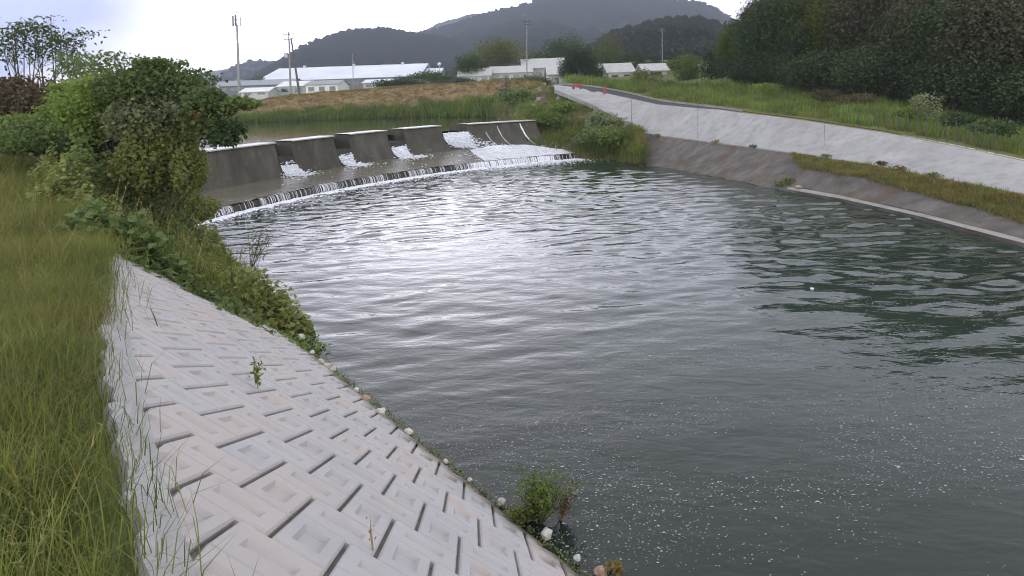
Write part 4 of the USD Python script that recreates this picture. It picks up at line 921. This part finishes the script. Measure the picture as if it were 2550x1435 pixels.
# ------------------------------------------------------------------ plants of the far and right banks
rng = np.random.default_rng(43)
far_t = [(blade_tuft(rng, 40, 1.0, .9, .05, .35), L['bright'], False), (blade_tuft(rng, 40, .8, .9, .05, .45), L['mid'], False), (blade_tuft(rng, 30, .35, .8, .04, .7), L['grass_dry'], False), (blade_tuft(rng, 34, .6, .8, .05, .6), L['grass'], False)]
pos, sca, idx = [], [], []
def fb_pt(c, k):
    j = np.interp(c, cols, np.arange(len(cols))); i = 1 + k * 5; a, b = min(int(i), 6), min(int(j), len(cols) - 2); u, v = i - a, j - b
    return FB[a, b] * (1 - u) * (1 - v) + FB[a + 1, b] * u * (1 - v) + FB[a, b + 1] * (1 - u) * v + FB[a + 1, b + 1] * u * v
for _ in range(2600):
    c = rng.uniform(385, 1330); k = abs(rng.normal(0, .14)) + .0; k = min(k, .42 if c > 700 else .34); pos.append(fb_pt(c, k)); sca.append(rng.uniform(.7, 1.5) * (1.15 if c > 1000 else .9)); idx.append(rng.choice([0, 1, 3], p=[.4, .3, .3]))
for _ in range(2400):
    c = rng.uniform(385, 1350); pos.append(fb_pt(c, rng.uniform(.3, 1.0))); sca.append(rng.uniform(.5, 1.0)); idx.append(2)
data(scatter('/World/far_bank_grass', far_t, pos, rng.uniform(0, 6.28, len(pos)), sca, idx), 'green reeds at the far waterline below mown dry grass', 'grass', kind='stuff')
pos, sca, idx = [], [], []
for _ in range(4200):
    c = rng.uniform(1420, 2900); k = rng.uniform(0.03, 1) ** .8; pos.append(terr_grass(c, k)); sca.append(rng.uniform(.5, 1.3) * np.interp(c, [1400, 2000, 2600], [.75, .55, .42])); idx.append(rng.choice(4, p=[.20, .14, .40, .26]))
data(scatter('/World/terrace_grass', far_t, pos, rng.uniform(0, 6.28, len(pos)), sca, idx), 'rough green meadow grass between the white slope and the wood', 'grass', kind='stuff')
pos, sca, idx = [], [], []
bm = BERM.shape
for _ in range(2600):
    i, j = rng.uniform(.2, bm[0] - 1.2), rng.uniform(0, bm[1] - 1.2); a, b = int(i), int(j); u, v = i - a, j - b
    pos.append(BERM[a, b] * (1 - u) * (1 - v) + BERM[a + 1, b] * u * (1 - v) + BERM[a, b + 1] * (1 - u) * v + BERM[a + 1, b + 1] * u * v)
    kk = rng.choice(4, p=[.10, .20, .42, .28]); sca.append(rng.uniform(.2, .5) if kk == 2 else rng.uniform(.08, .22)); idx.append(kk)
data(scatter('/World/berm_grass', far_t, pos, rng.uniform(0, 6.28, len(pos)), sca, idx), 'dry yellowed grass on the strip below the white slope', 'grass', kind='stuff')
pos, sca, idx = [], [], []
for _ in range(1900):
    u, v = rng.uniform(0, 1), rng.uniform(0, 1)
    pos.append(wb(u, v)); low_ = v < .45; sca.append(rng.uniform(.3, .7) * (1.0 if low_ else .8)); idx.append(rng.choice(4, p=[.22, .26, .22, .30] if low_ else [.06, .12, .60, .22]))
data(scatter('/World/stony_bank_weeds', far_t, pos, rng.uniform(0, 6.28, len(pos)), sca, idx), 'mixed weeds on the stony bank beside the right end of the weir', 'weeds', kind='stuff')
# shrubs on the stony bank and boulders among them
def shrub(label, base, h, r, n, sz, leaf, seed, name='shrub', group=None, cat='shrub'):
    return bush(name, label, [('foliage', np.array([0, 0, h * .5]), (r, r, h * .5), n, sz, leaf, 14, .38, .2)], base, 0, seed, group, cat, .8)
shrub('leafy green shrub at the foot of the stony bank by the weir face', wb(.42, .22), 1.3, 1.9, 1300, .20, L['bright'], 51)
shrub('bright leaved shrub halfway up the stony bank', wb(.50, .45), 1.0, 1.3, 700, .22, L['bright'], 52)
shrub('rounded green shrub above the right end of the low sill', wb(.68, .16), 1.4, 2.2, 1500, .18, L['mid'], 53)
shrub('grey green shrub between the boulders of the stony bank', wb(.72, .38), 1.5, 1.4, 1000, .20, L['greyleaf'], 54)
shrub('low bright shrub at the far right foot of the stony bank', wb(.80, .12), 1.5, 1.3, 1100, .18, L['bright'], 55)
shrub('dark shrub at the far waterline beside the stony bank', wb(.14, .25), 1.6, 2.2, 1000, .28, L['mid'], 56)
rng = np.random.default_rng(57)
for k in range(26):
    u, v = rng.uniform(.25, .9), rng.uniform(.25, .95); s = rng.uniform(.35, .9); t = thing('boulder', 'grey boulder half buried in the weedy stony bank', 'boulder', wb(u, v), rng.uniform(0, 6.28), 'boulders of the stony bank')
    v_, f_ = blob(np.array([.5, .4, .35]) * s, 100 + k, 2, .6); part(t, 'body', (v_, f_), M['rock'], 45)

# ------------------------------------------------------------------ woods: a few kinds, each tree placed by itself
rng = np.random.default_rng(61)
KINDS = [('tall_dark', 9.0, 3.0, 6500, .26, L['forest'], 20, .34), ('round_dark', 7.5, 3.3, 6500, .25, L['forest_b'], 20, .36), ('olive', 8.0, 2.8, 6000, .24, L['dark'], 18, .36),
         ('yellowish', 7.0, 2.3, 5200, .22, L['forest_y'], 18, .34), ('understory', 4.0, 2.4, 4200, .20, L['forest'], 16, .38), ('leafy', 8.0, 3.2, 5200, .26, L['willow'], 20, .34)]
CLS = []
for k, (nm, h, r, n, sz, mt, kk, ti) in enumerate(KINDS):
    c = proto(f'tree_kind_{nm}'); tr, crn = tree_mesh(rng, h, r, n, sz, .13, kk, ti, base=.18 if k != 4 else .02)
    usdkit.mesh(stage, f'{c.GetPath()}/trunk', tr, M['bark'], 40); usdkit.mesh(stage, f'{c.GetPath()}/crown', crn, mt); CLS.append(str(c.GetPath()))
LAB = ['tall dark green tree in the wood on the right hillside', 'brownish dark round crowned tree in the wood on the right hillside', 'dark olive tree in the wood on the right hillside',
       'yellow green tree standing out from the dark right hillside', 'low dark undergrowth tree at the foot of the right hillside', 'pale leafy tree on the right hillside']
def tree(k, p, s, label, group=None, name='tree', sq=1.0):
    copy_of(CLS[k], name, p - np.array([0, 0, .15]), rng.uniform(0, 6.28), (s * sq, s * sq, s), label, 'tree', group)
for c in np.arange(1825, 2700, 34):                                # skirt of low growth
    tree(4, terr(c + rng.uniform(-12, 12), rng.uniform(-.5, 2)), rng.uniform(.55, 1.0), LAB[4], 'undergrowth of the right hillside wood', 'understory_tree', 1.15)
for do, st in ((3.5, 62), (9, 66), (16, 66), (24, 66), (34, 62), (46, 60)):
    for c in np.arange(1835 + do * .6, 2720, st * 46 / (46 + do) * .95):
        c2 = c + rng.uniform(-16, 16)
        k = rng.choice(4, p=[.30, .44, .19, .07] if c2 > 2150 else [.30, .20, .24, .26]); s = rng.uniform(.6, 1.2) * (1.0 if c2 > 1930 else .72)
        tree(int(k), terr(c2, do + rng.uniform(-2, 2)), s, LAB[k], f'{("tall dark", "brownish", "dark olive", "yellow green")[k]} trees of the right hillside wood', 'woodland_tree')
# the open crowned trees that end the wood against the sky
def loose_tree(px, pyb, pyt, d, rpx, n, sz, leaf, label, seed, k=14, ti=.30, base=.3, name='tree'):
    p = aty(px, pyb, d); h = (pyb - pyt) / FPX * d; rg = np.random.default_rng(seed)
    t = thing(name, label, 'tree', p); tr, crn = tree_mesh(rg, h, W(rpx, d), n, sz, .02 * h, k, ti, base)
    part(t, 'trunk', tr, M['bark'], 40); part(t, 'crown', crn, leaf); return t
loose_tree(1890, 222, 2, 66, 78, 5200, .27, L['forest'], 'open crowned dark tree with sky showing through at the left end of the wood', 71, 17, .27, .45)
loose_tree(1845, 218, 40, 70, 50, 2600, .27, L['forest'], 'slender dark tree at the left end of the wood', 72, 12, .30, .3)
loose_tree(1985, 228, -40, 60, 70, 6000, .25, L['forest_y'], 'large yellow green tree right of the open crowned tree', 73, 18, .32, .25)
loose_tree(1790, 222, 110, 78, 52, 3000, .28, L['dark'], 'rounded grey green tree beside the foot of the wood', 74, 14, .34, .1)
loose_tree(1715, 222, 128, 88, 50, 3200, .24, L['willow'], 'pale green feathery willow standing behind the path', 75, 18, .30, .1)
loose_tree(1660, 250, 196, 76, 42, 2200, .22, L['mid'], 'dense low green bush beside the far end of the path', 76, 14, .34, .02, 'bush')
loose_tree(1610, 232, 172, 84, 45, 1800, .25, L['olive'], 'olive green bush behind the path left of the willow', 77, 14, .34, .02, 'bush')
loose_tree(1245, 215, 92, 165, 96, 7500, .42, L['tree_olive'], 'big round olive green tree behind the far bank', 78, 20, .34, .1)
loose_tree(1165, 212, 128, 150, 46, 3000, .36, L['tree_green'], 'smaller green tree left of the big round olive tree', 79, 14, .34, .1)
loose_tree(1415, 212, 88, 170, 74, 5600, .42, L['tree_green'], 'dark green tree behind the pale houses', 80, 18, .34, .12)
loose_tree(1505, 212, 82, 175, 66, 5200, .40, L['tree_olive'], 'light green tree right of the dark green tree behind the houses', 81, 18, .33, .12)
loose_tree(1345, 212, 112, 180, 52, 3400, .40, L['tree_olive'], 'yellowish tree between the round olive tree and the dark green tree', 82, 14, .34, .12)
loose_tree(1465, 212, 100, 185, 60, 4200, .42, L['tree_green'], 'full dark green tree between the two trees behind the houses', 86, 16, .34, .1)
loose_tree(1570, 212, 118, 150, 44, 2600, .38, L['tree_green'], 'dark green tree at the right end of the row of houses', 87, 16, .34, .1)
loose_tree(1195, 212, 148, 160, 70, 3000, .38, L['tree_green'], 'dark bushy growth under the big round olive tree', 88, 16, .34, .02, 'bush')
loose_tree(1075, 212, 172, 150, 70, 3200, .34, L['tree_green'], 'dark bushes at the right end of the factory roof', 83, 16, .34, .02, 'bush')
loose_tree(960, 222, 196, 140, 40, 1300, .34, L['dark'], 'low bush between the sheds and the far bank', 84, 14, .34, .02, 'bush')
loose_tree(640, 224, 188, 215, 26, 900, .45, L['dark'], 'small dark tree at the left end of the factory', 85, 12, .36, .05)
for k, c in enumerate(np.arange(1420, 1830, 30)):
    tree(int(rng.choice([0, 2, 3, 5], p=[.35, .35, .1, .2])), aty(c, 205 + rng.uniform(-4, 6), 112 + rng.uniform(-8, 14)) - [0, 0, 1.2], rng.uniform(.55, .85), 'dark tree in the far thicket between the houses and the wood', 'trees of the far thicket', 'thicket_tree')
for c in np.arange(1000, 1400, 26):
    p = aty(c, 209, 136); tree(4, p - [0, 0, 1.2], rng.uniform(.45, .75), 'low dark hedge bush behind the crown of the far bank', 'hedge behind the far bank', 'hedge_bush', 1.4)
rng2 = np.random.default_rng(62)
for k, (px, py, d, h, r, leaf, lb) in enumerate([(2302, 300, 36, 1.5, .9, 'greyleaf', 'grey green bush standing alone in the meadow before the wood'), (2255, 300, 36, .7, .6, 'bright', 'small pale weed clump left of the lone grey green bush'),
        (2390, 322, 32, .8, .9, 'dark', 'dark brambles in the meadow near the fence posts'), (2060, 252, 46, .8, 1.3, 'brown', 'dark heap of cut brush in the meadow'), (2140, 262, 43, .7, 1.4, 'brown', 'second dark brush heap right of the first in the meadow'),
        (2480, 345, 29, .8, 1.0, 'dark', 'low dark bramble at the right edge of the meadow'), (1900, 236, 52, .9, 1.2, 'bright', 'bright tall weeds at the edge of the wood')]):
    p = aty(px, py, d); shrub(lb, p, h, r, 900, .12, L[leaf], 200 + k, 'meadow_bush')
# weeds along the crack under the white slope
for k, (px, dy) in enumerate([(1640, 4), (1782, 2), (1875, 3), (2055, 2), (2190, -2), (2240, 2), (2330, 2)]):
    c = float(px); p = aty(c, float(np.interp(c, RC, wbot)) + dy, float(np.interp(c, RC, YW) + np.interp(c, RC, offw_b)) - .1)
    shrub(['dry tuft under the white slope near the stony bank', 'dry brown tuft sprouting from the white slope', 'dark weed tuft at the foot of the white slope', 'grassy tuft where the weed strip begins', 'dark weeds leaning on the white slope', 'rusty weeds at the foot of the white slope', 'low green weeds further along the white slope'][k], p, .20, .30, 110, .08, L[('grass_dry', 'grass_dry', 'dark', 'mid', 'brown', 'grass_dry', 'mid')[k]], 230 + k, 'wall_weed', None, 'weeds')
p = onz(1955, 470, 0); shrub('yellow green reed clump where the ledge begins', p, .50, .55, 380, .10, L['olive'], 240, 'reed_clump', None, 'reeds')
p = onz(1768, 432, 0); shrub('small green clump at the foot of the old concrete bank', p, .3, .4, 160, .08, L['olive'], 241, 'reed_clump', None, 'reeds')

# ------------------------------------------------------------------ factory, sheds and houses beyond the far bank
def quadslab(P4, th):
    return solidify((np.asarray(P4, float), np.array([[0, 1, 2], [0, 2, 3]])), (0, 0, -th))
def building(name, label, cat, px0, px1, pyb, pye, pyr, d, depth, wall, roof, windows=0, gable=True, doors=0, rib=0):
    """Wall front at depth d from px0 to px1; eaves at pixel row pye, ridge at pyr (rows at depth d and d + depth / 2)."""
    a, b = aty(px0, pyb, d), aty(px1, pyb, d); z0 = min(a[2], b[2]); a[2] = b[2] = z0
    ze = aty((px0 + px1) / 2, pye, d)[2]; zr = max(aty((px0 + px1) / 2, pyr, d + depth / 2)[2], ze + .2)
    t = thing(name, label, cat, (a + b) / 2); c = (a + b) / 2; w = b[0] - a[0]; he, hr = ze - z0, zr - z0
    # walls with gables
    V = np.array([[-w / 2, 0, -1], [w / 2, 0, -1], [w / 2, depth, -1], [-w / 2, depth, -1], [-w / 2, 0, he], [w / 2, 0, he], [w / 2, depth, he], [-w / 2, depth, he], [-w / 2, depth / 2, hr], [w / 2, depth / 2, hr]])
    F = np.array([[0, 1, 5], [0, 5, 4], [2, 3, 7], [2, 7, 6], [1, 2, 6], [1, 6, 5], [5, 6, 9], [3, 0, 4], [3, 4, 7], [7, 4, 8]])
    part(t, 'wall', (V, F), wall)
    o_ = .35; sl = (hr - he) / (depth / 2); ez = he - sl * o_ + .06
    for s in (0, 1):
        y0 = -o_ if s == 0 else depth + o_
        Q = [[-w / 2 - o_, y0, ez], [w / 2 + o_, y0, ez], [w / 2 + o_, depth / 2, hr + .06], [-w / 2 - o_, depth / 2, hr + .06]]
        vv, ff = quadslab(Q, .12); part(t, 'roof', up((vv, ff)) if s == 0 else (vv, ff[:, ::-1]), roof)
    for k in range(rib):
        x = -w / 2 + (k + .5) * w / rib; part(t, 'roof_vent', MB().box((x, depth / 2, hr + .35), (.9, .8, .7)).out(), M['galv'])
    for k in range(windows):
        x = -w / 2 + (k + .5) * w / windows; hh = min(1.1, he * .4); zc = he * .58
        f = part(t, 'window', MB().box((x, -.03, zc), (min(1.7, w / windows * .55), .06, hh)).out(), M['frame'])
        part(f, 'pane', MB().box((x, -.065, zc), (min(1.5, w / windows * .48), .03, hh * .82)).out(), M['glass'])
    for k in range(doors):
        x = w / 2 - 1.0 - k * 3; part(t, 'door', MB().box((x, -.04, min(1.0, he * .4)), (.95, .07, min(2.0, he * .8))).out(), M['frame'])
    return t
building('factory', 'long low factory with a shining pale metal roof below the hills', 'factory', 640, 1045, 222, 196, 166, 222, 46, M['factory_wall'], M['factory_roof'], 22, True, 0, 3)
building('factory_annex', 'grey roofed annex at the left end of the factory', 'building', 545, 720, 230, 212, 200, 205, 18, M['factory_wall'], M['grey_roof'], 7)
building('shed', 'pale green shed in front of the factory behind the leaning pole', 'shed', 692, 762, 238, 214, 203, 172, 12, M['green_wall'], M['white_wall'], 2)
building('shed', 'white walled shed right of the utility poles', 'shed', 762, 842, 236, 210, 201, 168, 12, M['white_wall'], M['grey_roof'], 3)
building('shed', 'low shed with a pale blue roof before the factory', 'shed', 905, 985, 222, 205, 198, 182, 10, M['pale_wall'], M['factory_roof'], 3)
building('shed', 'small white building at the right end of the factory roof', 'building', 1030, 1098, 212, 182, 171, 235, 14, M['white_wall'], M['factory_roof'], 2)
building('house', 'small white house at the far left beyond the bush', 'house', 536, 572, 224, 212, 204, 260, 9, M['white_wall'], M['grey_roof'], 1)
building('house', 'low white roofed building in front of the factory annex', 'building', 600, 668, 240, 228, 219, 165, 8, M['pale_wall'], M['white_wall'], 2)
building('house', 'pale house furthest left of the row behind the crown of the bank', 'house', 1143, 1221, 214, 188, 171, 148, 9, M['pale_wall'], M['pale_wall'], 3, doors=1)
building('house', 'long low pale house behind the clipped hedge', 'house', 1222, 1325, 206, 180, 165, 152, 9, M['pale_wall'], M['pale_wall'], 4)
building('house', 'tallest pale house in the middle of the row', 'house', 1303, 1409, 208, 168, 146, 158, 10, M['pale_wall'], M['pale_wall'], 4)
building('house', 'broad pale house behind the top of the white slope', 'house', 1368, 1524, 220, 182, 161, 112, 9, M['pale_wall'], M['pale_wall'], 5, doors=1)
building('house', 'narrow pale house beside the far thicket', 'house', 1516, 1579, 212, 178, 158, 104, 8, M['pale_wall'], M['pale_wall'], 2)
building('house', 'small pale hut standing apart at the right among the trees', 'hut', 1605, 1662, 198, 174, 159, 98, 5, M['pale_wall'], M['pale_wall'], 1)
# hedge in front of the houses
hb = [aty(c, 204, 100 if c > 1250 else 112) for c in np.arange(1222, 1368, 8)]
P = np.vstack([np.random.default_rng(70).normal(size=(160, 3)) * [.35, .5, .28] + b + [0, 2, -.1] for b in hb])
t = thing('hedge', 'clipped dark green hedge along the crown of the far bank', 'hedge'); part(t, 'foliage', leaves(P, .3, np.random.default_rng(71)), L['mid'])

# ------------------------------------------------------------------ poles
def pole(name, label, cat, px, pyb, pyt, d, r0_, r1_, mt, pxt=None):
    b, tp = aty(px, pyb, d), aty(pxt if pxt is not None else px, pyt, d); t = thing(name, label, cat, b)
    part(t, 'shaft', MB().tube(np.array([[0, 0, -2.0], [0, 0, 0], (tp - b) * .5, tp - b]), np.array([r0_, r0_, (r0_ + r1_) / 2, r1_]), 10).out(), mt, 50)
    return t, tp - b
t, h = pole('mobile_mast', 'tall slim antenna mast with panel aerials at the left', 'mast', 596, 235, 62, 185, .42, .22, M['pole'], 590)
for k, (x, y, z, w, hh, mt) in enumerate([(-1.0, .1, 1.2, .34, 2.6, 'pole_dark'), (-.2, -.4, 1.3, .34, 2.8, 'pole_dark'), (.95, .1, 1.0, .30, 2.4, 'galv')]):
    part(t, 'aerial', MB().box(h + [x, y, z - .2], (w, .2, hh)).out(), M[mt])
part(t, 'crossbar', MB().tube(np.array([h + [-1.1, 0, .3], h + [1.05, 0, .3]]), .06, 6).tube(np.array([h + [-1.1, 0, 1.4], h + [1.05, 0, 1.4]]), .06, 6).tube(np.array([h, h + [0, 0, 3.6]]), .07, 6).out(), M['galv'], 40)
part(t, 'lightning_rod', MB().tube(np.array([h + [-.3, 0, 2.6], h + [-.35, 0, 4.6]]), .05, 5).out(), M['red'], 40)
def arms(t, h, rows, mt='pole_dark'):
    for dz, w in rows:
        part(t, 'crossarm', MB().box(h + [0, -.2, -dz], (w, .12, .14)).out(), M[mt])
        for x in (-w / 2 + .1, -w / 4, w / 4, w / 2 - .1): part(t, 'insulator', MB().tube(np.array([h + [x, -.2, -dz + .07], h + [x, -.2, -dz + .36]]), .045, 6).out(), M['pole_dark'], 40)
t, h = pole('utility_pole', 'upright utility pole with crossarms beside the leaning pole', 'utility pole', 724, 240, 80, 128, .20, .12, M['pole'], 719)
arms(t, h, ((.4, 1.9), (1.3, 1.6)))
v, f = trimesh.creation.cylinder(.34, .95, sections=14).vertices, trimesh.creation.cylinder(.34, .95, sections=14).faces
part(t, 'transformer', (v + h + np.array([-.55, -.1, -4.1]), f), M['galv'], 40)
part(t, 'lamp_arm', MB().tube(np.array([h + [0, 0, -4.4], h + [-.9, -.1, -3.9], h + [-1.5, -.1, -3.95]]), .04, 5).out(), M['galv'], 40)
t, h = pole('utility_pole', 'dark pole leaning against the upright utility pole', 'utility pole', 746, 238, 96, 127, .21, .13, M['pole_dark'], 725)
t, h = pole('utility_pole', 'thin utility pole standing before the factory roof', 'utility pole', 880, 226, 130, 170, .10, .07, M['pole'], 878); arms(t, h, ((.3, 1.5),))
t, h = pole('utility_pole', 'pale utility pole above the big round olive tree', 'utility pole', 1312, 200, 50, 140, .12, .08, M['pole'], 1312); arms(t, h, ((.3, 1.5), (.9, 1.1)))
t, h = pole('utility_pole', 'pale pole with a short arm above the hut at the right', 'utility pole', 1650, 205, 70, 110, .09, .06, M['pole'], 1649); arms(t, h, ((.5, .9),))
t, h = pole('street_lamp', 'small white lamp post at the right end of the factory', 'street lamp', 1095, 210, 160, 150, .10, .07, M['galv'], 1094)
v_, f_ = blob(np.array([.4, .4, .35]), 5, 2, .05); part(t, 'lamp_head', (v_ + h, f_), M['white_wall'], 60)

# gauge box with its stalk on the far bank
p = aty(1262, 246, 92.5); t = thing('gauge_box', 'dark box on the far bank below a thin dark post', 'box', p)
part(t, 'body', MB().box((0, 0, .55), (2.1, 1.4, 1.25)).out(), M['steel']); part(t, 'lid', MB().box((0, -.02, 1.225), (2.25, 1.55, .09)).out(), M['pole_dark'])
part(t, 'leg', MB().box((-.9, -.5, -.4), (.14, .14, .7)).out(), M['steel']); part(t, 'leg', MB().box((.9, -.5, -.4), (.14, .14, .7)).out(), M['steel'])
p = aty(1262, 226, 94.5); t = thing('post', 'thin dark post with a bracket standing behind the dark box', 'post', p)
part(t, 'shaft', MB().tube(np.array([[0, 0, -.6], [0, 0, 1.9]]), .07, 8).out(), M['steel'], 40); part(t, 'bracket', MB().box((0, -.1, .95), (.34, .2, .75)).out(), M['steel'])

# traffic cones on the crown of the white slope
def cone(px, py, d, label, h=.75):
    p = aty(px, py, d); t = thing('traffic_cone', label, 'traffic cone', p)
    v = []; n = 16
    prof = [(.16, .03), (.045, h), (.0, h)]
    an = np.arange(n) * 2 * np.pi / n
    V = np.vstack([np.stack([r * np.cos(an), r * np.sin(an), 0 * an + z], 1) for r, z in prof]); F = [[k * n + i, k * n + (i + 1) % n, (k + 1) * n + (i + 1) % n, (k + 1) * n + i] for k in range(2) for i in range(n)]
    part(t, 'body', (V, np.array(F)), M['red'], 40); part(t, 'base', MB().box((0, 0, .02), (.42, .42, .05)).out(), M['red'])
dd = lambda c: float(np.interp(c, RC, YW) + np.interp(c, RC, offw_t))
cone(1507, 236, dd(1507) - .2, 'red traffic cone standing on the crown of the white slope')
p = aty(1437, 221, 60); t = thing('barrier', 'small low red barrier standing at the far end of the white slope', 'barrier', p)
part(t, 'rail', MB().box((0, 0, .26), (.85, .25, .20)).out(), M['red']); part(t, 'foot', MB().box((-.3, 0, .06), (.18, .4, .2)).out(), M['steel']); part(t, 'foot', MB().box((.3, 0, .06), (.18, .4, .2)).out(), M['steel'])

# thin wire fence on the meadow edge
fx = np.linspace(2090, 2480, 17); base = [aty(c, float(np.interp(c, PC, yt)) - 12, float(np.interp(c, PC, dT)) + 2.9) for c in fx]
t = thing('fence', 'thin dark wire fence with slender posts along the meadow edge', 'fence')
for b in base: part(t, 'post', MB().tube(np.array([b - [0, 0, .3], b + [0, 0, .85]]), .016, 6).out(), M['steel'], 40)
for z in (.35, .78): part(t, 'wire', MB().tube(np.array(base) + [0, 0, z], .004, 3).out(), M['steel'], 40)

# odds and ends on the water
p = onz(820, 296, ZUP); t = thing('sandbar', 'small pale sandbar showing at the far edge of the upstream pool', 'sandbar', p); v_, f_ = blob(np.array([1.6, .9, .22]), 7, 2, .4); part(t, 'body', (v_, f_), M['stone'], 50)
p = onz(2022, 719, .02); t = thing('litter', 'small white scrap floating on the dark water at the right', 'litter', p); v_, f_ = blob(np.array([.035, .03, .02]), 9, 2, .4); part(t, 'body', (v_, f_), M['foam'], 50)
p = onz(1988, 466, .55); t = thing('stone', 'reddish stone lying on the concrete ledge near its end', 'stone', p); v_, f_ = blob(np.array([.13, .09, .06]), 10, 2, .4); part(t, 'body', (v_, f_), M['stone_b'], 50)

# ------------------------------------------------------------------ air
hz = usdkit.material(stage, '/World/Looks/haze_air', {'v': ('principled_volume', {'color': (.70, .79, 1.0), 'density': .00033, 'anisotropy': .2})}, [], volume='v.volume')
hb_ = trimesh.creation.box((4400, 3300, 700)); hb_.apply_translation((0, 1500, 700 / 2 - 2.4))
whole('haze', hb_, hz, kind='stuff')
